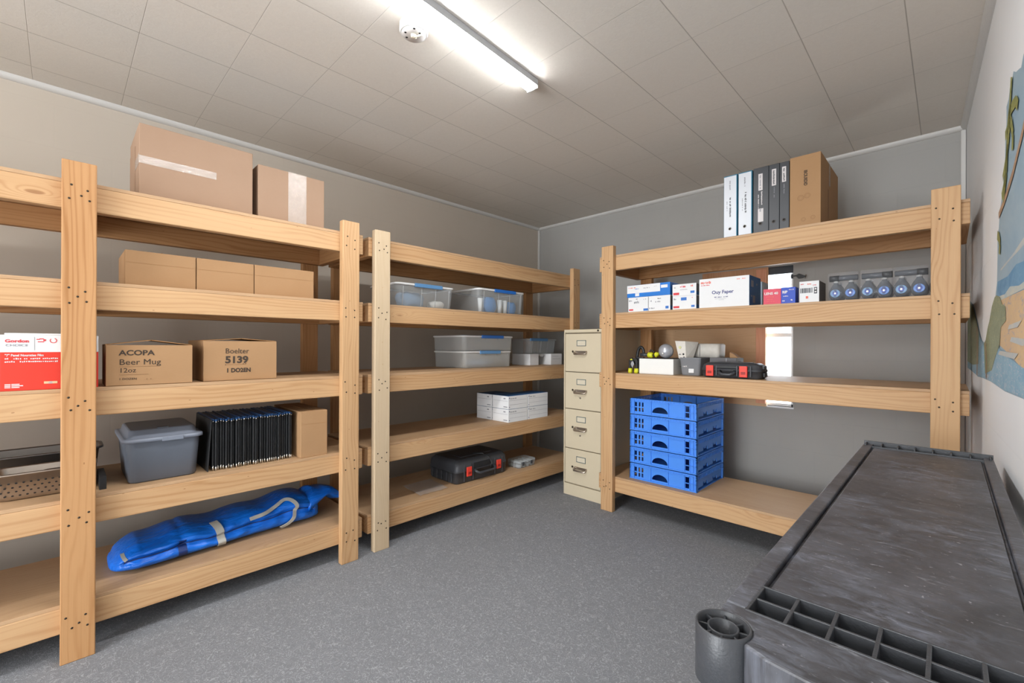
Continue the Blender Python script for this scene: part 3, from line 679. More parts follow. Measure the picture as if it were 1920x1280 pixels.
# row of thin black folders
def folder_mesh():
    t = thing('folder', 'thin black folder with blue top edge and metal tips, in tight fourth-shelf row', 'folder', (0, 0, T4), LEFT, 'black folders packed in a row')
    MB().box((-0.0032, 0, 0.016), (0.0032, 0.29, 0.222)).obj('cover', M['folder'], t, 0.001)
    MB().box((-0.0036, -0.002, 0.216), (0.0036, 0.29, 0.2255)).obj('top_binding', M['folder_blue'], t, 0.001)
    MB().lathe([(0.0024, 0), (0.0032, 0.004), (0.0032, 0.011), (0.0022, 0.016)], (0.0, -0.001, 0.007), 8).obj('metal_tip', M['chrome'], t)
    MB().lathe([(0.0018, 0), (0.0026, 0.003), (0.0018, 0.006)], (0.0, -0.003, 0.212), 8).obj('rivet', M['chrome'], t)
    return t
f0 = folder_mesh(); NF = 34
for k in range(NF):
    f = f0 if k == 0 else copy_tree(f0)
    f.location = (-2.250 + random.uniform(-0.008, 0.006), 0.460 + k*(0.318/(NF-1)), T4 - 0.0065 + random.uniform(0.0, 0.005)); f.rotation_euler = (0, 0, LEFT)
t = thing('folder', 'black folder leaning outward at the left end of the fourth-shelf row', 'folder', (-2.246, 0.440, T4), LEFT, None)
t.rotation_euler = (0, R(3.4), LEFT)
MB().box((-0.0022, 0, 0.001), (0.0022, 0.29, 0.222)).obj('cover', M['folder'], t, 0.001)
# tall plain box
t = carton('cardboard_box', 'tall plain cardboard box at right end of fourth shelf beside black folders', 'box', (-2.207, 0.806, T4), LEFT, 0.127, 0.38, 0.222, M['card'])
MB().box((0.0, -0.0008, 0.160), (0.127, -0.0002, 0.1606)).obj('crease', M['card_dark'], t)
MB().box((0.05, 0.0, 0.2222), (0.054, 0.38, 0.2230)).obj('flap_seam', M['card_dark'], t)

# ------------------------------------------------------------------ long blue bag on the lowest shelf
bag = thing('equipment_bag', 'long bright blue vinyl bag with grey webbing straps on lowest shelf', 'bag', (-2.275, 0.148, T5+0.0006), LEFT)
BL = 0.80
def surf(s, th, off=0.0):
    u = s/BL
    endl = min(1.0, (max(u, 0.0)/0.09))**0.5 if u < 0.09 else 1.0
    endr = 1.0 if u < 0.9 else 1.0-0.25*((u-0.9)/0.1)**2
    e = (0.55+0.45*endl)*endr
    hh = (0.072 + 0.045*min(1, u/0.5) + 0.010*math.sin(u*9.0) + 0.006*math.sin(u*23+1))*e
    wd = (0.150 + 0.010*math.sin(u*6+0.5))*e
    cs, sn = math.cos(th), math.sin(th)
    # squarish cross-section, flat underneath
    p = 0.72
    x = (abs(cs)**p)*(1 if cs > 0 else -1); z = (abs(sn)**p)*(1 if sn > 0 else -1)
    k = 1.0 - 0.16*math.exp(-((th-0.10-0.05*math.sin(u*11))/0.13)**2)*(1 if 0.03 < u < 0.97 else 0.3)       # the zip's crease
    k -= 0.05*math.exp(-((th-0.75-0.2*math.sin(u*7))/0.16)**2)*max(0, math.sin(u*8))
    k += 0.020*math.sin(u*38+3*th)*math.exp(-((th-0.35)/0.55)**2) + 0.012*math.sin(u*71-5*th)*math.exp(-((th-0.1)/0.6)**2)
    k -= 0.05*math.exp(-((u-0.265)/0.016)**2)
    yy = 0.165 - x*wd*k - (0.012 if u < 0.25 else 0.012*(1-(u-0.25)))*1.0 - off*cs*1.0 + 0.03*u
    zz = hh*0.5 + z*hh*(0.5 if sn < 0 else 0.58)*k + off*sn
    return Vector((s, yy, max(0.001, zz) if off == 0 else max(0.009, zz)))
NS, NTH = 110, 72
m = MB(); rings = []
for i in range(NS+1):
    s_ = BL*i/NS; rings.append([surf(s_, -PI/2+2*PI*k/NTH) for k in range(NTH)])
cap = surf(0, 0); cen = sum((Vector(p) for p in rings[0]), Vector())/NTH
rings = [[cen + (Vector(p)-cen)*0.55 + Vector((-0.012, 0, 0)) for p in rings[0]], [cen + (Vector(p)-cen)*0.85 + Vector((-0.007, 0, 0)) for p in rings[0]]] + rings
m.loft(rings); m.obj('bag_body', M['bag'], bag)
# collapsed end flap rising at the right
m = MB(); rings = []
for i in range(25):
    q = i/24; s_ = BL-0.06 + q*0.175
    w2 = 0.115*(1-0.35*q) * (0.75 if i in (0,) else 1); zc = 0.065 + 0.055*math.sin(q*2.3) - 0.030*max(0, q-0.6)*2; hh = 0.050*(1-q*0.62) + 0.010*math.sin(q*9)
    rings.append([(s_ + 0.018*math.cos(a)*q, 0.165 - w2*math.cos(a)*(1+0.05*math.sin(4*a+q*5)), zc + hh*math.sin(a)*(1+0.12*math.sin(3*a+q*7))) for a in [2*PI*k/40 for k in range(40)]])
m.loft(rings); m.obj('end_flap', M['bag'], bag)
def strap(path, w, mat, name, lift=0.004):
    P = [surf(s_, th, lift) for s_, th in path]; L_, R__ = [], []
    for i, p in enumerate(P):
        d = (P[min(i+1, len(P)-1)]-P[max(i-1, 0)]).normalized(); s_, th = path[i]
        nrm = Vector((0, -math.cos(th), math.sin(th))).normalized(); side = d.cross(nrm)
        side = side.normalized() if side.length > 0.05 else Vector((1, 0, 0)); L_.append((p+side*w/2, p-side*w/2, nrm))
    m = MB(); m.loft([[a, b, b+n*0.003, a+n*0.003] for a, b, n in L_], True, True, True, 0, False); return m.obj(name, mat, bag)
def spl(pts, n=10):
    out = []
    for i in range(len(pts)-1):
        p0 = pts[max(i-1, 0)]; p1 = pts[i]; p2 = pts[i+1]; p3 = pts[min(i+2, len(pts)-1)]
        for k in range(n):
            t = k/n; out.append(tuple(0.5*((2*b)+(-a+c)*t+(2*a-5*b+4*c-d)*t*t+(-a+3*b-3*c+d)*t**3) for a, b, c, d in zip(p0, p1, p2, p3)))
    return out + [pts[-1]]
strap(spl([(0.335, 1.15), (0.345, 0.7), (0.352, 0.2), (0.357, -0.3), (0.36, -1.0)]), 0.030, M['webbing'], 'webbing_strap')
strap(spl([(0.47, 0.42), (0.53, 0.55), (0.59, 0.80), (0.635, 0.95), (0.665, 0.72), (0.68, 0.30), (0.665, -0.1), (0.64, -0.45), (0.61, -0.70)]), 0.017, M['webbing'], 'carry_handle', 0.008)
strap(spl([(0.213, 0.35), (0.213, 0.0), (0.215, -0.4), (0.215, -0.9)]), 0.030, M['bag_dark'], 'binding_strap', 0.003)
strap(spl([(0.03, 0.11), (0.2, 0.10), (0.4, 0.08), (0.6, 0.12), (0.78, 0.10)]), 0.004, M['bag_dark'], 'zip', 0.002)
strap(spl([(0.025, 1.0), (0.028, 0.6), (0.035, 0.28)]), 0.012, M['webbing'], 'end_piping', 0.002)

# ------------------------------------------------------------------ clear bins
def clear_bin(name, label, loc, rotz, w, d, h, body='bin_clear', rim='rim_white', latch='blue_plastic', lid=None, lx=(0.3, 0.75), taper=0.018, ribs=True):
    t = thing(name, label, 'storage bin', loc, rotz); cx, cy = w/2, d/2
    MB().loft([rrect(w/2-taper, d/2-taper, 0.03, 0.0, cx, cy), rrect(w/2-taper+0.004, d/2-taper+0.004, 0.032, 0.006, cx, cy), rrect(w/2-0.006, d/2-0.006, 0.03, h-0.012, cx, cy)], True, True, False).obj('bin_body', M[body], t)
    MB().loft([rrect(w/2-0.007, d/2-0.007, 0.03, h-0.013, cx, cy), rrect(w/2, d/2, 0.032, h-0.012, cx, cy), rrect(w/2, d/2, 0.032, h-0.002, cx, cy), rrect(w/2-0.008, d/2-0.008, 0.03, h, cx, cy)], True, False, False).obj('rim', M[rim], t)
    MB().loft([rrect(w/2-0.006, d/2-0.006, 0.03, h-0.004, cx, cy), rrect(w/2-0.010, d/2-0.010, 0.03, h+0.001, cx, cy)]).obj('lid', M[lid or body], t)
    x0, x1 = w*lx[0], w*lx[1]
    MB().box((x0, -0.007, h-0.020), (x1, 0.006, h+0.003)).obj('latch', M[latch], t, 0.003)
    if ribs:
        m = MB()
        for x in (0.12, 0.42, 0.66, 0.9): m.tube([(w*x, 0.019, 0.01), (w*x, 0.006, h-0.02)], 0.0022, 6)
        m.obj('moulded_ribs', M['bin_milky'], t)
    return t
def lump(name, label, cat, loc, sx, sy, sz, mat, seed, group=None):
    rr = random.Random(seed); rings = []; ph = [rr.uniform(0, 6) for _ in range(4)]
    for i in range(1, 10):
        a = -PI/2 + PI*i/10
        rings.append([(sx*math.cos(a)**0.35*math.cos(b)*(1+0.16*math.sin(3*b+ph[0])+0.08*math.sin(5*b+ph[1]+3*a)), sy*math.cos(a)**0.35*math.sin(b)*(1+0.12*math.sin(2*b+ph[2])), sz*(1+math.sin(a)*(1+0.1*math.sin(4*b+ph[3])))) for b in [2*PI*k/28 for k in range(28)]])
    o = MB().loft(rings).obj(name, mat, None, 0, 2, loc, LEFT); return tag(o, label, cat, group)
clear_bin('storage_bin', 'clear lidded bin with faded blue latch, left one on second shelf', (-2.262, 1.350, T2), LEFT, 0.428, 0.33, 0.142, latch='blue_grey_plastic', lx=(0.29, 0.76))
clear_bin('storage_bin', 'clear bin with white rim and bright blue latch, right one on second shelf', (-2.262, 1.977, T2), LEFT, 0.465, 0.36, 0.168, latch='blue_plastic', lx=(0.32, 0.77))
cloth_b = plain('blue_cloth', rgb(60, 140, 205), 0.7, var=0.15); cloth_w = plain('white_cloth', rgb(226, 222, 212), 0.8, var=0.05); cloth_t = plain('tan_cloth', rgb(196, 178, 140), 0.8, var=0.1); cloth_g = plain('grey_blue_cloth', rgb(120, 150, 178), 0.8, var=0.1)
lump('folded_cloth', 'bright blue cloth inside the white rimmed clear bin, left part', 'cloth', (-2.325, 2.125, T2+0.006), 0.060, 0.03, 0.055, cloth_b, 3)
lump('folded_cloth', 'blue cloth inside the white rimmed clear bin, right part', 'cloth', (-2.325, 2.345, T2+0.006), 0.045, 0.026, 0.045, cloth_b, 5)
lump('folded_cloth', 'tan crumpled cloth at right end of the white rimmed clear bin', 'cloth', (-2.42, 2.36, T2+0.006), 0.04, 0.045, 0.03, cloth_t, 6)
for y, lb in ((2.030, 'white paper cup sleeve at left front corner inside the white rimmed bin'), (2.216, 'white paper cup sleeve in the middle of the white rimmed bin'), (2.268, 'white paper cup sleeve right of middle in white rimmed bin')):
    o = MB().lathe([(0.013, 0), (0.019, 0.095)], (0, 0, 0), 20).obj('paper_cup', M['white_paint'], None, 0, 2, (-2.305, y, T2+0.007)); tag(o, lb, 'cup')
lump('folded_cloth', 'grey blue cloth showing through left clear bin on second shelf', 'cloth', (-2.36, 1.50, T2+0.006), 0.09, 0.06, 0.045, cloth_g, 8)
lump('folded_cloth', 'pale crumpled cloth at right end inside left clear bin, second shelf', 'cloth', (-2.36, 1.69, T2+0.006), 0.05, 0.06, 0.025, cloth_w, 9)
clear_bin('storage_bin', 'lower milky bin of the stack of two on third shelf, under blue lid', (-2.346, 1.925, T3), LEFT, 0.470, 0.37, 0.118, body='bin_milky', latch='blue_grey_plastic', lx=(0.30, 0.72), taper=0.012)
clear_bin('storage_bin', 'upper milky bin with blue lid, atop the stack of two, third shelf', (-2.344, 1.918, T3+0.120), LEFT, 0.492, 0.375, 0.108, body='bin_milky', latch='blue_plastic', lid='lid_blue_clear', lx=(0.33, 0.76), taper=0.012)
lump('folded_cloth', 'grey blue cloth lying in the lower milky bin, third shelf', 'cloth', (-2.44, 2.13, T3+0.006), 0.12, 0.07, 0.028, cloth_g, 12)
o = MB().box((0, 0, 0), (0.105, 0.20, 0.091)).obj('white_carton', M['white_card'], None, 0.002, 2, (-2.385, 2.632, T3), LEFT); tag(o, 'small plain white carton under small clear bin, beside the stacked bins', 'carton')
o = MB().box((0, 0, 0), (0.145, 0.17, 0.091)).obj('white_carton', M['white_card'], None, 0.002, 2, (-2.345, 2.845, T3), LEFT); tag(o, 'white carton partly hidden by the filing cabinet, third shelf', 'carton')
marks(o, M['ink_grey'], [(0.02, 0.13, 0.048, 0.050), (0.02, 0.10, 0.070, 0.072)])
clear_bin('storage_bin', 'small low clear bin between the two white cartons, third shelf', (-2.40, 2.742, T3), LEFT, 0.098, 0.18, 0.088, lx=(0.3, 0.7), latch='bin_milky', ribs=False)
clear_bin('storage_bin', 'small clear bin with blue latch resting on the white cartons, third shelf', (-2.395, 2.640, T3+0.0915), LEFT, 0.355, 0.24, 0.124, lx=(0.02, 0.62), latch='blue_grey_plastic', rim='bin_milky')
# glove cartons, fourth shelf
def glove_box(label, X, Y, z, w, d, sd=0):
    t = thing('glove_box', label, 'carton', (X, Y, z), LEFT)
    m = MB(); m.box((0, 0, 0), (w, d, 0.092), 0, 0); m.obj('carton_body', M['white_card'], t, 0.0015)
    MB().box((0.0005, 0.0005, 0.0922), (w-0.0005, d-0.0005, 0.0930)).obj('blue_top', M['navy_card'], t)
    marks(t, M['ink_grey'], [(0.01, w-0.01, 0.060, 0.0612), (0.01, w-0.01, 0.030, 0.0310)])
    scribble(t, M['ink_grey'], 0.02, 0.08, 0.070, 0.008, 9, seed=sd); marks(t, M['ink_navy'], [(0.006, 0.012, 0.074, 0.082), (0.006, 0.012, 0.012, 0.018)])
    m = MB(); m.box((-0.0010, 0.008, 0.056), (-0.0002, d-0.01, 0.0572)); m.box((-0.0010, 0.012, 0.012), (-0.0002, 0.05, 0.018)); m.box((-0.0010, 0.03, 0.070), (-0.0002, 0.05, 0.078)); m.obj('side_print', M['ink_grey'], t)
    return t
for zt, zn in ((0, 'bottom'), (0.094, 'top')):
    glove_box('white supply carton, %s of front left pair on the fourth shelf near cabinet' % zn, -2.207, 2.212, T4+zt, 0.196, 0.165, 3)
    glove_box('white supply carton, %s of pair behind the front left pair, fourth shelf' % zn, -2.380, 2.212, T4+zt, 0.196, 0.165, 4)
    glove_box('white supply carton, %s of right pair nearest the filing cabinet, fourth shelf' % zn, -2.207, 2.416, T4+zt, 0.225, 0.165, 5)

# ------------------------------------------------------------------ tool cases
def tool_case(label, loc, rotz, w, d, h, latches, style=0):
    t = thing('tool_case', label, 'tool case', loc, rotz); cx, cy = w/2, d/2; hz = h*0.52
    MB().loft([rrect(cx-0.014, cy-0.014, 0.02, 0.0, cx, cy), rrect(cx-0.006, cy-0.006, 0.024, 0.010, cx, cy), rrect(cx-0.002, cy-0.002, 0.026, hz-0.004, cx, cy), rrect(cx, cy, 0.026, hz-0.004, cx, cy), rrect(cx, cy, 0.026, hz, cx, cy)]).obj('case_base', M['charcoal'], t)
    MB().loft([rrect(cx, cy, 0.026, hz+0.001, cx, cy), rrect(cx, cy, 0.026, hz+0.005, cx, cy), rrect(cx-0.003, cy-0.003, 0.026, hz+0.006, cx, cy), rrect(cx-0.008, cy-0.008, 0.024, h*0.84, cx, cy), rrect(cx-0.030, cy-0.030, 0.018, h, cx, cy)]).obj('case_lid', M['charcoal'], t)
    MB().box((cx-w*0.29, cy-d*0.25, h-0.001), (cx+w*0.29, cy+d*0.30, h+0.003)).obj('lid_panel', M['charcoal'], t, 0.002)
    for x in latches:
        l = MB().box((x-0.021, -0.010, hz-0.036), (x+0.021, -0.0005, hz+0.026)).obj('latch', M['red_latch'], t, 0.003)
        MB().box((x-0.011, -0.012, hz-0.020), (x+0.011, -0.0095, hz-0.006)).obj('latch_window', plain('latch_recess', rgb(150, 34, 26), 0.5), l)
    a, b = latches[0]+0.055, latches[1]-0.045
    MB().tube([(a, 0.0, hz-0.006), (a, -0.020, hz-0.014), (a+0.02, -0.026, hz-0.024), (b-0.02, -0.026, hz-0.024), (b, -0.020, hz-0.014), (b, 0.0, hz-0.006)], 0.009, 10).obj('handle', M['charcoal'], t)
    m = MB()
    for x in [latches[0]-0.04, latches[0]+0.036, latches[1]-0.034, latches[1]+0.036]:
        if 0.02 < x < w-0.02: m.box((x-0.004, -0.005, 0.012), (x+0.004, 0.0, h*0.82))
    for k in range(5):
        y = 0.05 + k*(d-0.1)/4; m.box((w-0.003, y-0.006, 0.012), (w+0.004, y+0.006, hz-0.01)); m.box((w-0.010, y-0.006, hz+0.010), (w+0.001, y+0.006, h*0.84))
        m.box((-0.004, y-0.006, 0.012), (0.003, y+0.006, hz-0.01))
    m.obj('moulded_ribs', M['charcoal'], t, 0.002)
    MB().box((cx-w*0.22, -0.004, hz+0.010), (cx+w*0.14, 0.004, h*0.80)).obj('name_panel', M['black_plastic'], t, 0.002)
    return t
t = tool_case('large charcoal tool case with two red latches on lowest corner shelf', (-2.262, 1.792, T5), LEFT, 0.47, 0.31, 0.152, [0.105, 0.375])
MB().tube([(0.29, -0.012, 0.055), (0.298, -0.014, 0.10), (0.296, 0.012, 0.135), (0.27, 0.05, 0.157), (0.22, 0.10, 0.158)], 0.004, 8).obj('cord', M['black_plastic'], t)
# small parts organiser
t = thing('parts_organizer', 'small clear parts organizer box right of the charcoal tool case', 'parts organizer', (-2.245, 2.360, T5), LEFT)
MB().loft([rrect(0.086, 0.055, 0.008, 0, 0.092, 0.06), rrect(0.090, 0.059, 0.008, 0.03, 0.092, 0.06)]).obj('tray', M['bin_clear'], t)
MB().loft([rrect(0.092, 0.061, 0.008, 0.031, 0.092, 0.06), rrect(0.092, 0.061, 0.008, 0.052, 0.092, 0.06), rrect(0.084, 0.053, 0.006, 0.058, 0.092, 0.06)]).obj('lid', M['bin_clear'], t)
m = MB()
for k in range(4): m.box((0.03+k*0.04, 0.006, 0.001), (0.0315+k*0.04, 0.114, 0.045))
m.box((0.004, 0.058, 0.001), (0.180, 0.060, 0.045)); m.obj('dividers', M['bin_milky'], t)
for x in (0.045, 0.135): MB().box((x-0.010, -0.006, 0.018), (x+0.010, 0.0, 0.044)).obj('latch', M['charcoal'], t, 0.001)
for x, y, c in ((0.05, 0.03, 'steel'), (0.09, 0.03, 'ink'), (0.13, 0.035, 'steel_dark'), (0.06, 0.085, 'steel_dark')):
    o = MB().lathe([(0.010, 0.004), (0.012, 0.012), (0.006, 0.024)], (x, y, 0), 12).obj('hardware_pile', M[c], t)
# thin clear plastic sleeve lying flat
m = MB(); rr = random.Random(4); nx, ny = 16, 16; base = len(m.v)
for i in range(nx+1):
    for j in range(ny+1):
        x, y = 0.21*i/nx, 0.24*j/ny; m.v.append((x+0.10*y, y, 0.0025+0.0035*abs(math.sin(x*60+y*20))*abs(math.cos(y*45))+0.002*rr.random()))
for i in range(nx):
    for j in range(ny): m.face([i*(ny+1)+j, (i+1)*(ny+1)+j, (i+1)*(ny+1)+j+1, i*(ny+1)+j+1], None, 0, True)
o = m.obj('plastic_sleeve', glassy('thin_clear_film', (0.98, 0.98, 0.98, 1), 0.16, 0.12, rgb(220, 222, 224), 0.5, 40, 0.8), None, 0, 2, (-2.255, 1.515, T5+0.0008), LEFT)
md = o.modifiers.new('thickness', 'SOLIDIFY'); md.thickness = 0.0006; md.offset = 1
tag(o, 'crumpled clear plastic sleeve lying flat on lowest shelf beside tool case', 'plastic sleeve')

# ------------------------------------------------------------------ filing cabinet
fc = thing('filing_cabinet', 'tall putty coloured four drawer steel filing cabinet between the corner racks', 'filing cabinet', (-2.049, 2.652, 0))
cw, cdp, chh = 0.335, 0.60, 1.221
m = MB(); m.box((0, 0.004, 0.0), (cw, cdp, chh)); m.obj('cabinet_body', M['cab'], fc, 0.003)
zs = [0.089, 0.347, 0.638, 0.910, 1.192]
MB().box((0.008, 0.0015, 0.086), (cw-0.008, 0.004, 1.196)).obj('drawer_gap', M['cab_dark'], fc)
MB().box((0.0, -0.012, 0.0), (cw, 0.004, 0.084)).obj('plinth', M['cab'], fc, 0.002)
MB().box((0.0, -0.012, 1.199), (cw, 0.004, chh)).obj('top_rail', M['cab'], fc, 0.002)
MB().box((0.0, -0.012, 0.084), (0.010, 0.004, 1.199)).obj('side_rail', M['cab'], fc); MB().box((cw-0.010, -0.012, 0.084), (cw, 0.004, 1.199)).obj('side_rail', M['cab'], fc)
for k in range(4):
    z0, z1 = zs[k]+0.003, zs[k+1]-0.003
    dr = MB().box((0.013, -0.012, z0), (cw-0.013, 0.0014, z1)).obj('drawer', M['cab'], fc, 0.0025)
    lx, lz = 0.118, z1-0.048
    m = MB()
    m.box((lx, -0.0150, lz-0.041), (lx+0.080, -0.0122, lz-0.037)); m.box((lx, -0.0150, lz-0.003), (lx+0.080, -0.0122, lz+0.001))
    m.box((lx, -0.0150, lz-0.041), (lx+0.004, -0.0122, lz+0.001)); m.box((lx+0.076, -0.0150, lz-0.041), (lx+0.080, -0.0122, lz+0.001)); m.obj('label_holder', M['label_frame'], dr)
    MB().box((lx+0.004, -0.0135, lz-0.037), (lx+0.076, -0.0122, lz-0.003)).obj('label_card', M['label_card'], dr)
    hz = z1-0.148
    m = MB(); m.tube([(0.104, -0.012, hz+0.016), (0.104, -0.030, hz+0.008), (0.108, -0.034, hz), (0.200, -0.034, hz), (0.204, -0.030, hz+0.008), (0.204, -0.012, hz+0.016)], 0.006, 8)
    m.box((0.100, -0.0145, hz+0.006), (0.208, -0.0122, hz+0.024)); m.obj('handle', M['steel'], dr, 0.001)
    MB().lathe([(0.007, -0.0125), (0.008, -0.016), (0.005, -0.019)], (0.083, 0, hz+0.019), 14, 'Y').obj('latch_button', M['screw'], dr)
    if k in (1, 2): MB().lathe([(0.006, -0.0125), (0.006, -0.015), (0.004, -0.016)], (0.150, 0, hz-0.036), 12, 'Y').obj('drawer_lock', M['steel_dark'], dr)
MB().lathe([(0.007, -0.0125), (0.007, -0.016), (0.004, -0.017)], (cw-0.035, 0, 1.210), 14, 'Y').obj('cabinet_lock', M['screw'], fc)
o = MB().box((0, 0, 0), (0.26, 0.20, 0.008)).obj('document_folder', M['black_plastic'], None, 0.001, 2, (-1.985, 2.74, chh+0.0005), 0.15); tag(o, 'flat dark folder lying on top of the filing cabinet', 'folder')
o = MB().box((0, 0, 0), (0.15, 0.12, 0.022)).obj('flat_carton', M['card'], None, 0.001, 2, (-1.885, 2.98, chh+0.0005), 0.05); tag(o, 'flat tan cardboard piece at the back on top of filing cabinet', 'carton')

# ------------------------------------------------------------------ binders and box, top of the rack before the window
def binder(label, x, w, h, col, spine, kind, seed):
    t = thing('ring_binder', label, 'binder', (x, 2.606, U1))
    MB().box((0, 0.004, 0), (0.004, 0.27, h)).obj('cover', M[col], t, 0.001); MB().box((w-0.004, 0.004, 0), (w, 0.27, h)).obj('cover', M[col], t, 0.001)
    MB().box((0.0, 0.0, 0), (w, 0.004, h)).obj('spine', M[col], t, 0.0018)
    MB().box((0.006, 0.02, 0.012), (w-0.006, 0.255, h-0.012)).obj('pages', M['white_card'], t)
    if spine == 'white': MB().box((0.002, -0.0012, 0.002), (w-0.005, -0.0002, h-0.006)).obj('spine_insert', M['spine_white'], t)
    cxx = (w-0.003)/2
    MB().lathe([(0.008, -0.0014), (0.008, -0.0024), (0.0045, -0.0026)], (cxx, 0, 0.045), 18, 'Y').obj('finger_ring', M['chrome' if spine == 'white' else 'steel_dark'], t)
    MB().lathe([(0.0055, -0.0027), (0.0054, -0.0030)], (cxx, 0, 0.045), 16, 'Y').obj('finger_hole', M['hole'], t)
    return t, cxx
def vlines(t, mat, specs, seed, y=-0.0016):          # columns of small vertical lettering
    rr = random.Random(seed); m = MB()
    for x, z0, z1, wch in specs:
        z = z1
        while z > z0:
            a = rr.uniform(0.003, 0.007)
            if rr.random() < 0.85: m.box((x+rr.uniform(0, wch*0.2), y-0.0003, z-a*0.72), (x+wch*rr.uniform(0.7, 1), y+0.0003, z))
            z -= a
    m.obj('printed_text', mat, t)
t, c = binder('ring binder with white spine and teal edges, leftmost of the row on top', -0.900, 0.071, 0.342, 'teal', 'white', 0, 1)
vlines(t, M['ink_grey'], [(c-0.004, 0.262, 0.312, 0.007)], 1); vlines(t, M['ink_black'], [(c-0.004, 0.110, 0.225, 0.009)], 2); vlines(t, M['ink_grey'], [(c-0.018, 0.150, 0.200, 0.004)], 3)
t, c = binder('ring binder with white spine and teal edges, second from the left on top', -0.824, 0.070, 0.342, 'teal', 'white', 0, 2)
vlines(t, M['ink_grey'], [(c-0.004, 0.262, 0.312, 0.008)], 4); vlines(t, M['ink_black'], [(c-0.001, 0.115, 0.230, 0.010)], 5); vlines(t, M['ink_grey'], [(c-0.014, 0.135, 0.200, 0.004)], 6)
def lab(t, x0, x1, z0, z1): MB().box((x0, -0.0016, z0), (x1, -0.0004, z1)).obj('spine_label', M['ink_white'], t)
t, c = binder('thick black ring binder with two white spine labels, beside the teal binders', -0.749, 0.074, 0.345, 'black_vinyl', 'black', 0, 3)
lab(t, c-0.010, c+0.010, 0.222, 0.310); lab(t, c-0.012, c+0.014, 0.055, 0.125)
vlines(t, M['ink_grey'], [(c-0.004, 0.230, 0.302, 0.008)], 7, -0.0022); vlines(t, M['ink_grey'], [(c-0.006, 0.108, 0.122, 0.012)], 17, -0.0022); vlines(t, M['ink_white'], [(c-0.012, 0.130, 0.205, 0.005), (c+0.002, 0.140, 0.215, 0.008)], 8, -0.0006)
t, c = binder('slim black ring binder with one white label, fourth from the left', -0.674, 0.049, 0.344, 'black_vinyl', 'black', 0, 4)
lab(t, c-0.009, c+0.011, 0.232, 0.318); vlines(t, M['ink_black'], [(c-0.004, 0.240, 0.310, 0.009)], 9, -0.0022); vlines(t, M['ink_grey'], [(c, 0.170, 0.225, 0.004)], 10, -0.0006)
t, c = binder('slim black ring binder with one white label, touching the tan carton', -0.624, 0.043, 0.343, 'black_vinyl', 'black', 0, 5)
lab(t, c-0.009, c+0.009, 0.240, 0.318); vlines(t, M['ink_black'], [(c-0.004, 0.248, 0.310, 0.008)], 11, -0.0022); vlines(t, M['ink_grey'], [(c-0.002, 0.180, 0.230, 0.004)], 12, -0.0006)
t = carton('cardboard_box', 'tall tan carton with dark round emblems beside the black binders, top shelf', 'box', (-0.579, 2.608, U1), 0, 0.132, 0.47, 0.352, M['card'])
text('IBCIUIIDID', 0.020, 0.062, -0.0006, 0.275, M['ink'], t, rot=-PI/2, sx=0.82, bold=0.0006)
for cx_, cz_, r_ in ((0.048, 0.140, 0.014), (0.076, 0.146, 0.013), (0.060, 0.030, 0.010), (0.100, 0.034, 0.010)):
    m = MB()
    for q in (1.0, 0.62): m.loft([[(cx_+r_*q*f*math.cos(2*PI*k/28), -0.0006, cz_+r_*q*f*math.sin(2*PI*k/28)) for k in range(28)] for f in (1.0, 0.86)], True, False, False, 0, False)
    m.obj('printed_emblem', M['ink_faint'], t)
MB().box((0.1322, 0.18, 0.06), (0.1328, 0.20, 0.21)).obj('side_print', M['ink_faint'], t); MB().box((0.1320, 0.21, 0.235), (0.1330, 0.24, 0.352)).obj('packing_tape', M['tape'], t)

# ------------------------------------------------------------------ second shelf: supply cartons
def supply(label, x, w, h, z, side='grey_card', y=2.606, d=0.22):
    t = thing('supply_carton', label, 'carton', (x, y, z))
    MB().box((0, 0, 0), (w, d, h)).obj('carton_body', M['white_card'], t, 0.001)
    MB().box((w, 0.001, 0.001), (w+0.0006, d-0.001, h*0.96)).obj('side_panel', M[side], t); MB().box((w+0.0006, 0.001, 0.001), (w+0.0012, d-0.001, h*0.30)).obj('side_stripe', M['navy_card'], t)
    return t
t = supply('white supply carton, lower left under the wide blue carton, second shelf', -1.495, 0.140, 0.093, U2)
scribble(t, M['ink_black'], 0.055, 0.075, 0.078, 0.006, 3, seed=1); scribble(t, M['ink_grey'], 0.042, 0.078, 0.052, 0.018, 5, seed=2); scribble(t, M['ink_grey'], 0.006, 0.028, 0.066, 0.012, 4, seed=3); scribble(t, M['ink_grey'], 0.108, 0.126, 0.074, 0.006, 3, seed=4)
marks(t, M['ink_red'], [(0.006, 0.036, 0.008, 0.018)], name='printed_badge'); marks(t, M['ink_blue'], [(0.108, 0.139, 0.004, 0.018)], name='printed_badge')
t = supply('white supply carton, lower right under the wide blue carton, second shelf', -1.352, 0.142, 0.093, U2)
scribble(t, M['ink_black'], 0.060, 0.085, 0.072, 0.006, 4, seed=5); scribble(t, M['ink_grey'], 0.046, 0.080, 0.050, 0.012, 5, seed=6); scribble(t, M['ink_grey'], 0.012, 0.028, 0.056, 0.014, 3, seed=7); scribble(t, M['ink_grey'], 0.006, 0.042, 0.012, 0.010, 6, seed=8)
marks(t, M['ink_blue'], [(0.112, 0.132, 0.010, 0.026)], name='printed_badge')
t = thing('supply_carton', 'wide white and bright blue carton lying across two white cartons, second shelf', 'carton', (-1.502, 2.604, U2+0.0935))
m = MB(); m.box((0, 0, 0), (0.292, 0.22, 0.078)); m.obj('carton_body', M['blue_card'], t, 0.001)
MB().box((0.0, -0.0008, 0.026), (0.228, 0.0, 0.077)).obj('white_panel', M['white_card'], t); MB().box((0.233, -0.0008, 0.046), (0.276, 0.0, 0.064)).obj('white_panel', M['white_card'], t)
MB().box((0.058, -0.0008, 0.006), (0.086, 0.0, 0.025)).obj('white_panel', M['white_card'], t)
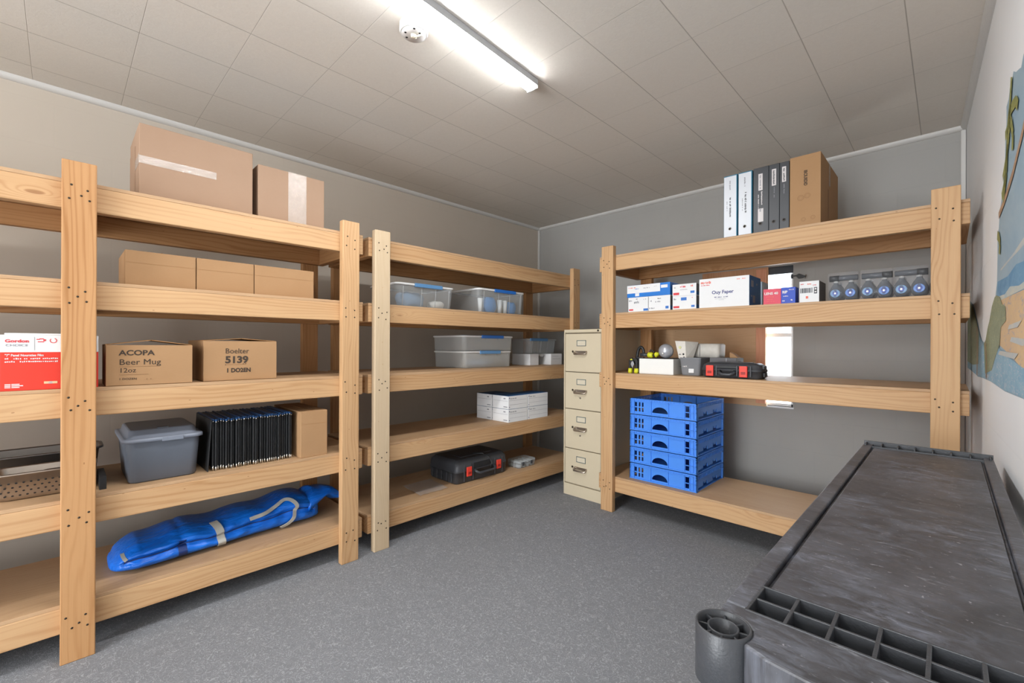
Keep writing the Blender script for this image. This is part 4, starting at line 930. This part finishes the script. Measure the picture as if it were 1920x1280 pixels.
scribble(t, M['ink_orange'], 0.012, 0.062, 0.058, 0.007, 8, seed=9, y=-0.0012); scribble(t, M['ink_blue'], 0.055, 0.085, 0.050, 0.006, 5, seed=10, y=-0.0012); scribble(t, M['ink_grey'], 0.115, 0.160, 0.052, 0.006, 8, seed=11, y=-0.0012); scribble(t, M['ink_grey'], 0.188, 0.205, 0.058, 0.005, 3, seed=12, y=-0.0012)
t = supply('white supply carton with red and blue print, lower of the pair of cartons', -1.195, 0.143, 0.080, U2)
marks(t, M['ink_blue'], [(0.052, 0.086, 0.052, 0.070)], name='printed_badge'); marks(t, M['ink_red'], [(0.006, 0.042, 0.008, 0.020)], name='printed_badge'); marks(t, M['ink_blue'], [(0.114, 0.134, 0.010, 0.022)], name='printed_badge'); scribble(t, M['ink_grey'], 0.008, 0.024, 0.056, 0.012, 3, seed=13); scribble(t, M['ink_orange'], 0.112, 0.124, 0.062, 0.008, 2, seed=14)
t = supply('white supply carton with red print, upper of the pair of cartons', -1.196, 0.144, 0.070, U2+0.0805)
marks(t, M['ink_red'], [(0.006, 0.042, 0.006, 0.020)], name='printed_badge'); marks(t, M['ink_blue'], [(0.110, 0.134, 0.012, 0.026)], name='printed_badge'); scribble(t, M['ink_red'], 0.048, 0.084, 0.048, 0.013, 4, seed=15); scribble(t, M['ink_orange'], 0.112, 0.134, 0.050, 0.012, 3, seed=16); scribble(t, M['ink_grey'], 0.010, 0.026, 0.046, 0.010, 3, seed=17); scribble(t, M['ink_grey'], 0.048, 0.092, 0.034, 0.004, 9, seed=18)
t = thing('paper_carton', 'large white paper carton with blue end, biggest on second shelf', 'carton', (-1.035, 2.606, U2))
MB().box((0, 0, 0), (0.268, 0.20, 0.166)).obj('carton_body', M['white_card'], t, 0.0015)
MB().box((0.268, 0.0005, 0.0005), (0.2688, 0.1995, 0.1655)).obj('blue_end', M['navy_card'], t)
text('Ouy Faper', 0.027, 0.072, -0.0006, 0.076, M['ink_navy'], t, sx=1.0, bold=0.0005)
scribble(t, M['ink_navy'], 0.086, 0.160, 0.054, 0.006, 16, seed=20); marks(t, M['ink_grey'], [(0.088, 0.150, 0.047, 0.048), (0.110, 0.138, 0.040, 0.041)])
scribble(t, M['ink_orange'], 0.010, 0.068, 0.136, 0.016, 9, seed=21); scribble(t, M['ink_red'], 0.012, 0.060, 0.126, 0.006, 10, seed=22); scribble(t, M['ink_orange'], 0.205, 0.250, 0.146, 0.007, 8, seed=23)
m = MB()
for y0, y1, z0, z1 in ((0.03, 0.07, 0.105, 0.14), (0.12, 0.14, 0.12, 0.13), (0.06, 0.10, 0.02, 0.06), (0.03, 0.045, 0.05, 0.058)): m.box((0.2689, y0, z0), (0.2694, y1, z1))
m.obj('end_print', M['ink_grey'], t)
o = MB().box((0, 0, 0), (0.040, 0.12, 0.150)).obj('white_carton', plain('pale_blue_carton', rgb(196, 214, 226), 0.6), None, 0.001, 2, (-0.800, 2.812, U2), 0); tag(o, 'pale narrow carton standing behind the big paper carton near window', 'carton')
t = thing('lens_carton', 'small red and blue carton in front of the bright window, second shelf', 'carton', (-0.698, 2.606, U2))
MB().box((0, 0, 0), (0.082, 0.07, 0.080)).obj('carton_body', M['crimson_card'], t, 0.0008)
MB().box((0.0825, 0, 0), (0.146, 0.07, 0.082)).obj('carton_body', M['royal_card'], t, 0.0008)
text('LENS 40', 0.0175, 0.004, -0.0006, 0.050, M['ink_white'], t, bold=0.0006, sx=1.05); scribble(t, M['ink_orange'], 0.014, 0.055, 0.036, 0.004, 10, seed=30); scribble(t, M['ink_orange'], 0.010, 0.045, 0.024, 0.004, 8, seed=31); scribble(t, M['ink_orange'], 0.012, 0.052, 0.012, 0.004, 9, seed=32)
text('RIP', 0.0185, 0.088, -0.0006, 0.052, M['ink_white'], t, bold=0.0008, sx=0.9); scribble(t, M['ink_white'], 0.092, 0.116, 0.034, 0.006, 5, seed=33); scribble(t, M['ink_white'], 0.118, 0.140, 0.066, 0.006, 4, seed=34); scribble(t, M['ink_white'], 0.088, 0.100, 0.010, 0.006, 2, seed=35); scribble(t, M['ink_white'], 0.126, 0.134, 0.012, 0.008, 2, seed=36)
t = thing('barcode_carton', 'small white carton with black barcode, between lens carton and clear jars', 'carton', (-0.535, 2.606, U2))
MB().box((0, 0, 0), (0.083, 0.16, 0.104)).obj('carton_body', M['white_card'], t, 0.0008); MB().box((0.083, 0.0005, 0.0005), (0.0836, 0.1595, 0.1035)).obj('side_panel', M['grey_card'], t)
rr = random.Random(9); x = 0.004; rc = []
while x < 0.048:
    w_ = rr.uniform(0.0008, 0.0028); rc.append((x, x+w_, 0.046, 0.070)); x += w_+rr.uniform(0.0007, 0.0018)
marks(t, M['ink_black'], rc, name='barcode'); marks(t, M['ink_black'], [(0.052, 0.055, 0.046, 0.071), (0.062, 0.075, 0.041, 0.072)]); marks(t, M['ink_white'], [(0.065, 0.072, 0.060, 0.068), (0.065, 0.072, 0.046, 0.053)], y=-0.0012)
scribble(t, M['ink_red'], 0.006, 0.020, 0.088, 0.005, 4, seed=40); scribble(t, M['ink_orange'], 0.034, 0.052, 0.086, 0.007, 4, seed=41); scribble(t, M['ink_red'], 0.058, 0.078, 0.080, 0.007, 4, seed=42); marks(t, M['ink_orange'], [(0.028, 0.038, 0.018, 0.030)])
# round clear jars in shrink-wrapped pairs
def jar(label, x, y, shade, front=True):
    t = thing('round_jar', label, 'jar', (x, y, U2+0.0022), 0)
    MB().lathe([(0.010, 0.0), (0.018, 0.003), (0.0265, 0.018), (0.0285, 0.034), (0.0265, 0.050), (0.019, 0.066), (0.011, 0.078), (0.009, 0.086)], (0, 0, 0), 36, cap1=False).obj('jar_glass', M['bottle_glass'], t)
    MB().lathe([(0.0095, 0.084), (0.0105, 0.086), (0.0100, 0.092), (0.006, 0.094)], (0, 0, 0), 20).obj('clear_cap', M['bin_milky'], t)
    MB().lathe([(0.0190, -0.020), (0.0195, -0.024), (0.0180, -0.0262)], (0, 0, 0.033), 28, 'Y').obj('blue_disc', M[shade], t)
    MB().lathe([(0.0105, -0.0264), (0.0095, -0.0275)], (0, 0, 0.033), 20, 'Y').obj('disc_ring', M['royal_card'], t)
    MB().lathe([(0.0050, -0.0276), (0.0040, -0.0285)], (0, 0, 0.033), 16, 'Y').obj('disc_centre', M['silver'], t)
    return t
jx = [-0.389, -0.3305, -0.267, -0.2085, -0.149, -0.0905, -0.031]
names = ['leftmost', 'second', 'third', 'fourth', 'fifth', 'sixth', 'seventh']
for k, x in enumerate(jx):
    lb = 'round clear jar with blue disc, %s from left in the wrapped front row' % names[k] if k else 'round clear jar with blue disc, leftmost in the wrapped front row'
    jar(lb, x, 2.640, ['blue_grey_plastic', 'blue_plastic'][k % 2])
for k, x in enumerate(jx):
    jar('round clear jar standing in the back row behind the shrink-wrapped jars', x+0.002, 2.712, 'blue_grey_plastic')['group'] = 'jars in the back row'
for k in range(3):
    nm = ['left', 'middle', 'right'][k]; x0 = jx[2*k]-0.0292; x1 = jx[2*k+1]+0.0292
    m = MB(); rings = []; prof = [(-0.031, 0.001), (-0.0345, 0.03), (-0.033, 0.055), (-0.024, 0.085), (-0.024, 0.130), (-0.012, 0.138), (0.012, 0.139), (0.026, 0.130), (0.030, 0.08), (0.0335, 0.03), (0.030, 0.001)]
    xm = (x0+x1)/2
    for xx, sc in ((x0, 0.90), (x0+0.003, 0.98), (x0+0.012, 1.0), (xm-0.008, 1.0), (xm, 0.98), (xm+0.008, 1.0), (x1-0.012, 1.0), (x1-0.003, 0.98), (x1, 0.90)):
        rings.append([(xx, 2.640+y*sc, U2+0.0004+(z-0.001)*(0.6+0.4*sc)) for y, z in prof])
    o = MB().loft(rings).obj('shrink_wrap', M['wrap'], None); tag(o, 'shiny clear shrink wrap around the %s pair of front round jars' % nm, 'plastic wrap')
    t = thing('black_tube', 'dark glossy tube lying across the tops of %s pair of wrapped jars' % nm, 'tube', (x0+0.006, 2.640, U2+0.1085))
    MB().tube([(0, 0, 0), (0.108, 0, 0.0)], 0.0130, 18).obj('tube_body', glassy('smoke_plastic', (0.5, 0.52, 0.54, 1), 0.72, 0.12, rgb(92, 96, 102)), t)
    MB().tube([(-0.002 if k == 0 else 0.074, 0, 0), (0.036 if k == 0 else 0.110, 0, 0)], 0.0148, 18).obj('tube_cap', M['black_plastic'], t)

# ------------------------------------------------------------------ third shelf: tools
t = thing('spring_clamp', 'black spring clamp with yellow pads standing left of the white box', 'clamp', (-1.518, 2.665, U3))
m = MB(); m.prism([(0.0, 0.006), (0.0, 0.085), (0.010, 0.100), (0.022, 0.102), (0.030, 0.086), (0.040, 0.060), (0.030, 0.055), (0.022, 0.072), (0.012, 0.072), (0.012, 0.006)], 1, -0.010, 0.010)
m.prism([(0.060, 0.006), (0.060, 0.085), (0.050, 0.100), (0.030, 0.102), (0.024, 0.086), (0.036, 0.085), (0.046, 0.070), (0.046, 0.006)], 1, -0.008, 0.012)
m.obj('clamp_body', M['black_plastic'], t, 0.002)
MB().loft([rrect(0.011, 0.010, 0.008, 0.0, 0.006, 0), rrect(0.014, 0.013, 0.010, 0.010, 0.006, 0), rrect(0.012, 0.011, 0.009, 0.032, 0.006, 0)]).obj('yellow_pad', M['yellow'], t)
MB().loft([rrect(0.011, 0.010, 0.008, 0.0, 0.050, 0), rrect(0.014, 0.013, 0.010, 0.010, 0.050, 0), rrect(0.012, 0.011, 0.009, 0.032, 0.050, 0)]).obj('yellow_pad', M['yellow'], t)
MB().prism([(0.028, 0.034), (0.040, 0.060), (0.034, 0.078), (0.022, 0.078), (0.016, 0.060)], 1, -0.014, -0.0095).obj('steel_plate', M['silver'], t, 0.001)
MB().prism([(0.008, 0.088), (0.018, 0.096), (0.030, 0.090), (0.020, 0.086)], 1, -0.0115, -0.010).obj('yellow_mark', M['yellow'], t)
t = thing('hook_handle_tool', 'black hooked tool handle rising behind the yellow padded spring clamp', 'tool', (-1.505, 2.740, U3+0.0005))
MB().tube(spl([(-0.006, 0, 0.0), (0.0, 0, 0.09), (0.010, 0, 0.150), (0.028, 0, 0.172), (0.045, 0, 0.158), (0.050, 0, 0.128)], 6), 0.0095, 10).obj('hook', M['black_plastic'], t)
MB().box((0.0, -0.012, 0.0), (0.05, 0.03, 0.105)).obj('tool_body', M['charcoal'], t, 0.006)
t = thing('white_box', 'plain glossy white box with tools resting on it, third shelf', 'box', (-1.449, 2.668, U3))
MB().box((0, 0, 0), (0.232, 0.25, 0.098)).obj('box_body', M['white_paint'], t, 0.002)
MB().box((0.006, 0.006, 0.0985), (0.226, 0.244, 0.1015)).obj('dark_liner', M['black_plastic'], t, 0.001)
MB().lathe([(0.003, 0.2322), (0.003, 0.2330)], (0, 0.10, 0.05), 10, 'X').obj('rivet', M['screw'], t)
ZB = U3+0.1018
t = thing('yellow_clamp', 'yellow and black roller clamp lying on the white box, third shelf', 'clamp', (-1.42, 2.700, ZB))
MB().tube([(-0.035, 0, 0.020), (0.018, 0, 0.020)], 0.012, 12).obj('dark_handle', M['charcoal'], t)
MB().tube([(0.016, 0, 0.020), (0.022, 0, 0.020), (0.046, 0, 0.018), (0.052, 0, 0.018)], [0.012, 0.018, 0.018, 0.012], 16).obj('roller', M['yellow'], t)
MB().tube([(0.052, 0, 0.018), (0.066, 0, 0.018)], 0.007, 10).obj('axle', M['black_plastic'], t)
MB().tube([(0.066, 0, 0.020), (0.072, 0, 0.022), (0.084, 0, 0.020), (0.088, 0, 0.016)], [0.012, 0.018, 0.017, 0.008], 14).obj('knob', M['yellow'], t)
MB().tube(spl([(0.030, 0.0, 0.038), (0.036, 0.0, 0.052), (0.050, 0.0, 0.046), (0.060, 0.0, 0.036)], 5), 0.004, 8).obj('trigger', M['black_plastic'], t)
t = thing('silver_ball', 'round silver grey ball lamp resting on the white box, third shelf', 'ball', (-1.282, 2.705, ZB))
MB().lathe([(0.046*math.sin(PI*k/20)+0.0001, 0.046-0.046*math.cos(PI*k/20)) for k in range(21)], (0, 0, 0), 40).obj('sphere', M['silver'], t)
MB().lathe([(0.006, -0.047), (0.004, -0.049)], (0.0, 0, 0.032), 12, 'Y').obj('painted_highlight', M['white_paint'], t)  # glint on the ball, modelled as a small white disc
t = thing('wedge_device', 'pale wedge shaped device with round buttons leaning behind the silver ball', 'device', (-1.232, 2.720, ZB))
MB().loft([[(0.026, 0, 0), (0.072, 0, 0), (0.094, 0.06, 0), (0.034, 0.06, 0)], [(0.000, 0.0, 0.112), (0.066, 0.0, 0.110), (0.115, 0.09, 0.104), (0.012, 0.09, 0.106)]], True, True, True, 0, False).obj('casing', M['offwhite'], t, 0.003)
for x, z, r_, c_ in ((0.056, 0.028, 0.006, 'hole'), (0.060, 0.010, 0.004, 'hole'), (0.034, 0.070, 0.009, 'yellow')):
    MB().lathe([(r_, -0.0008), (r_*0.9, -0.0025)], (x, 0, z), 16, 'Y').obj('button', M[c_] if c_ != 'yellow' else plain('faded_yellow_sticker', rgb(206, 206, 150), 0.6), t)
MB().box((0.026, -0.0012, 0.024), (0.042, -0.0002, 0.030)).obj('slot', M['grey_card'], t)
t = thing('clear_tray_bin', 'grey translucent tray bin between white box and black tool case', 'bin', (-1.192, 2.700, U3))
MB().loft([rrect(0.052, 0.115, 0.012, 0, 0.066, 0.12), rrect(0.056, 0.118, 0.014, 0.006, 0.066, 0.12), rrect(0.066, 0.124, 0.014, 0.106, 0.066, 0.12), rrect(0.070, 0.127, 0.014, 0.110, 0.066, 0.12), rrect(0.062, 0.120, 0.012, 0.110, 0.066, 0.12), rrect(0.052, 0.112, 0.012, 0.012, 0.066, 0.12)]).obj('bin_body', M['grey_trans'], t)
scribble(t, M['ink_white'], 0.022, 0.050, 0.052, 0.008, 4, seed=50, y=-0.0025); marks(t, M['white_card'], [(0.060, 0.092, 0.018, 0.042)], y=-0.001, name='white_sticker', th=0.012)
t = thing('white_tote', 'scuffed white plastic tote resting on the grey bins, back of third shelf', 'tote', (-1.236, 2.832, U3+0.1108))
MB().loft([rrect(0.115, 0.058, 0.02, 0, 0.118, 0.06), rrect(0.118, 0.060, 0.022, 0.078, 0.118, 0.06), rrect(0.108, 0.052, 0.02, 0.086, 0.118, 0.06)]).obj('tote_body', M['offwhite'], t)
MB().box((0.116, -0.002, 0.004), (0.119, 0.0005, 0.080)).obj('corner_seam', M['grey_card'], t)
t = thing('grey_box', 'dark grey low box behind the black tool case, supporting the white tote', 'box', (-1.045, 2.795, U3))
MB().box((0, 0, 0), (0.155, 0.13, 0.1105)).obj('box_body', plain('grey_painted_box', rgb(98, 96, 98), 0.55, var=0.08), t, 0.003); MB().box((0.096, -0.001, 0.0), (0.099, 0.0, 0.108)).obj('box_edge', M['silver'], t)
MB().prism([(0.10, 0.110), (0.150, 0.110), (0.120, 0.135), (0.10, 0.142)], 1, 0.05, 0.10).obj('tan_wedge', M['card'], t)
t = tool_case('black tool case with ribbed end and two red latches, third shelf', (-1.040, 2.640, U3), R(0), 0.325, 0.145, 0.086, [0.056, 0.236])
# ------------------------------------------------------------------ blue crates
def crate(z, label):
    t = thing('plastic_crate', label, 'crate', (-1.504, 2.646, z), 0, None)
    w, d, h = 0.444, 0.440, 0.1035; T = 0.004
    for back in (False, True):
        y0, y1 = (0.006, 0.006+T) if not back else (d-0.006-T, d-0.006)
        m = MB(); hc = (0.208, 0.012); hole = [(0.208+0.052*math.cos(PI*k/20), 0.020+0.038*math.sin(PI*k/20)) for k in range(21)]
        m.frame_hole(0.150, 0.266, 0.008, 0.086, hole, y0, y1)
        # slots at left: 3 columns, 2 rows; at right: 1 column
        xs = [0.0, 0.034, 0.050, 0.062, 0.074, 0.084, 0.096, 0.150]
        for a, b in zip(xs, xs[1:]):
            slot = (a, b) in ((0.034, 0.050), (0.062, 0.074), (0.084, 0.096))
            if not slot: m.box((a, y0, 0.008), (b, y1, 0.086))
            else:
                for q in ((0.008, 0.018), (0.043, 0.050), (0.078, 0.086)): m.box((a, y0, q[0]), (b, y1, q[1]))
        for a, b, slot in ((0.266, 0.372, 0), (0.372, 0.396, 1), (0.396, w, 0)):
            if not slot: m.box((a, y0, 0.008), (b, y1, 0.086))
            else:
                for q in ((0.008, 0.014), (0.042, 0.048), (0.082, 0.086)): m.box((a, y0, q[0]), (b, y1, q[1]))
        yo = 0.0 if not back else d-0.010
        m.box((0, yo, 0.086), (w, yo+0.010, 0.0905)); m.box((0, yo, 0.0975), (w, yo+0.010, 0.1015)); m.box((0, yo+0.003, 0.090), (w, yo+0.008, 0.0975)); m.box((0, yo+0.001, 0.0), (w, yo+0.009, 0.008))
        for x in (0.0, 0.030, 0.148, 0.264, 0.366, 0.398, 0.420, w-0.004): m.box((x, yo, 0.002), (x+0.0035, yo+0.007, 0.0975))
        for a, b in ((0.0, 0.034), (0.372, w)): m.box((a, yo, 0.045), (b, yo+0.006, 0.0485))
        for k in range(24): m.box((0.010+k*0.018, yo, 0.0915), (0.0125+k*0.018, yo+0.006, 0.0975))
        m.obj('end_wall', M['crate'], t)
    for right in (False, True):
        x0, x1 = (w-0.006-T, w-0.006) if right else (0.006, 0.006+T); xo = w-0.008 if right else 0.0
        m = MB()
        m.box((x0, 0.012, 0.042), (x1, d-0.012, 0.074)); m.box((xo, 0.0, 0.097), (xo+0.008, d, 0.1015)); m.box((xo, 0.0, 0.070), (xo+0.008, d, 0.0745))
        for k in range(20): m.box((xo, 0.010+k*0.0218, 0.074), (xo+0.006, 0.017+k*0.0218, 0.098))
        m.box((xo, 0.0, 0.0), (xo+0.008, 0.020, 0.098)); m.box((xo, d-0.020, 0.0), (xo+0.008, d, 0.098))
        for a, b in ((0.020, 0.110), (0.175, 0.265), (0.330, 0.420)): m.box((x0, a, 0.020), (x1, b, 0.042))
        for a, b in ((0.130, 0.160), (0.285, 0.315)): m.box((x0-0.006 if right else x0, a, 0.030), (x1-0.002 if right else x1+0.004, b, 0.042))
        m.box((x0, 0.012, 0.0), (x1, d-0.012, 0.006))
        m.obj('side_wall', M['crate'], t)
    m = MB().box((0.008, 0.008, 0.002), (w-0.008, d-0.008, 0.006)); m.obj('crate_floor', M['crate'], t)
    return t
for k, lb in enumerate(('bottom', 'second from the bottom', 'middle', 'second from the top', 'top')):
    crate(U5+0.0003+k*0.1065, 'bright blue plastic crate, %s crate of the stack of five' % lb)

# ------------------------------------------------------------------ utility cart
ct = thing('utility_cart', 'scuffed black plastic utility cart with pocket grid beside the right wall', 'cart', (-0.212, 0.537, 0), 0)
CW, CL, Z0 = 0.312, 1.470, 0.760
def P(x, y): return (x, y)
m = MB()
# side strips, deck, grooves
m.box((0.0, 0.0905, 0.70), (0.026, CL-0.005, Z0)); m.box((CW-0.022, 0.0905, 0.70), (CW, CL-0.005, Z0))
m.box((0.026, 0.165, 0.70), (0.032, CL-0.048, Z0-0.009)); m.box((CW-0.028, 0.165, 0.70), (CW-0.022, CL-0.048, Z0-0.009))
m.box((0.032, 0.167, 0.72), (CW-0.028, CL-0.052, Z0-0.004))
m.obj('deck', M['scuffed'], ct, 0.0025)
# handle slab nearest the viewer
m = MB()
pts = [(0.0005, 0.090), (0.0005, 0.063), (0.018, 0.066), (0.034, 0.060), (0.045, 0.048), (0.048, 0.032), (0.045, 0.014), (0.070, 0.004), (0.110, -0.001), (0.160, -0.003), (0.220, 0.0), (CW-0.046, 0.008), (CW-0.043, 0.030), (CW-0.034, 0.052), (CW-0.018, 0.063), (CW-0.002, 0.066), (CW-0.002, 0.090)]
m.prism(pts, 2, 0.700, Z0-0.001); m.obj('handle_slab', M['scuffed'], ct, 0.003)
# open pocket grid between slab and deck
m = MB(); ys = [0.088, 0.127, 0.165]; n = 6; xp = (CW-0.028-0.026)/n
for y in ys: m.box((0.024, y-0.0018, 0.700), (CW-0.022, y+0.0018, Z0-(0.0 if y != 0.127 else 0.001)))
for k in range(n+1):
    x = 0.026+k*xp; m.box((x-0.0022, 0.088, 0.700), (x+0.0022, 0.165, Z0-0.0005))
m.box((0.024, 0.086, 0.696), (CW-0.022, 0.167, 0.700)); m.obj('pocket_grid', M['charcoal'], ct, 0.001)
# single pocket row at the far end, with a raised rim
m = MB(); n = 7; xp = (CW-0.016)/n
m.box((0.0, CL-0.005, 0.70), (CW, CL, Z0+0.010)); m.box((0.006, CL-0.050, 0.70), (CW-0.004, CL-0.047, Z0))
for k in range(n+1):
    x = 0.008+k*xp; m.box((x-0.0015, CL-0.048, 0.70), (x+0.0022, CL-0.004, Z0+0.006))
m.box((0.0, CL-0.05, 0.696), (CW, CL, 0.700)); m.obj('far_pocket_row', M['charcoal'], ct, 0.0008)
# corner sockets: tube in tube with spokes
def socket(cx, cy, r=0.0315):
    m = MB(); seg = 40
    m.lathe([(r, 0.695), (r, Z0+0.002), (r-0.0028, Z0+0.002), (r-0.0028, 0.712)], (cx, cy, 0), seg, cap0=True, cap1=True)
    m.lathe([(0.0178, 0.712), (0.0178, Z0-0.001), (0.0155, Z0-0.001), (0.0155, 0.713)], (cx, cy, 0), seg, cap0=True, cap1=True)
    for k in range(8):
        a = 2*PI*k/8+0.25; c, s_ = math.cos(a), math.sin(a); nx, ny = -s_*0.0013, c*0.0013
        p = [(cx+c*0.0170+nx, cy+s_*0.0170+ny), (cx+c*(r-0.002)+nx, cy+s_*(r-0.002)+ny), (cx+c*(r-0.002)-nx, cy+s_*(r-0.002)-ny), (cx+c*0.0170-nx, cy+s_*0.0170-ny)]
        m.prism(p, 2, 0.711, Z0-0.003)
    return m.obj('corner_socket', M['charcoal'], ct, 0.0006, 1)
socket(0.017, 0.031); socket(CW-0.012, 0.031)
m = MB(); m.box((0.002, 0.047, 0.640), (0.010, CL-0.004, 0.702)); m.box((CW-0.010, 0.047, 0.640), (CW-0.002, CL-0.004, 0.702)); m.box((0.002, CL-0.010, 0.640), (CW-0.002, CL-0.002, 0.702)); m.box((0.03, 0.010, 0.640), (CW-0.03, 0.018, 0.702))
m.obj('apron', M['black_plastic'], ct, 0.002)
for x in (0.028, CW-0.028):
    for y in (0.055, CL-0.030): MB().box((x-0.018, y-0.018, 0.11), (x+0.018, y+0.018, 0.70)).obj('leg', M['black_plastic'], ct, 0.006)
m = MB(); m.box((0.004, 0.02, 0.16), (CW-0.004, CL-0.005, 0.175)); m.box((0.004, 0.02, 0.175), (0.014, CL-0.005, 0.215)); m.box((CW-0.014, 0.02, 0.175), (CW-0.004, CL-0.005, 0.215)); m.box((0.014, 0.02, 0.175), (CW-0.014, 0.03, 0.215)); m.box((0.014, CL-0.015, 0.175), (CW-0.014, CL-0.005, 0.215))
m.obj('lower_shelf', M['scuffed'], ct, 0.002)
for x in (0.035, CW-0.035):
    for y in (0.055, CL-0.045):
        c = MB().box((x-0.014, y-0.020, 0.085), (x+0.014, y+0.020, 0.16)).obj('caster', M['steel_dark'], ct, 0.002)
        MB().lathe([(0.040, x-0.010), (0.044, x-0.008), (0.044, x+0.008), (0.040, x+0.010)], (0, y, 0.0442), 28, 'X').obj('wheel', M['charcoal'], c)
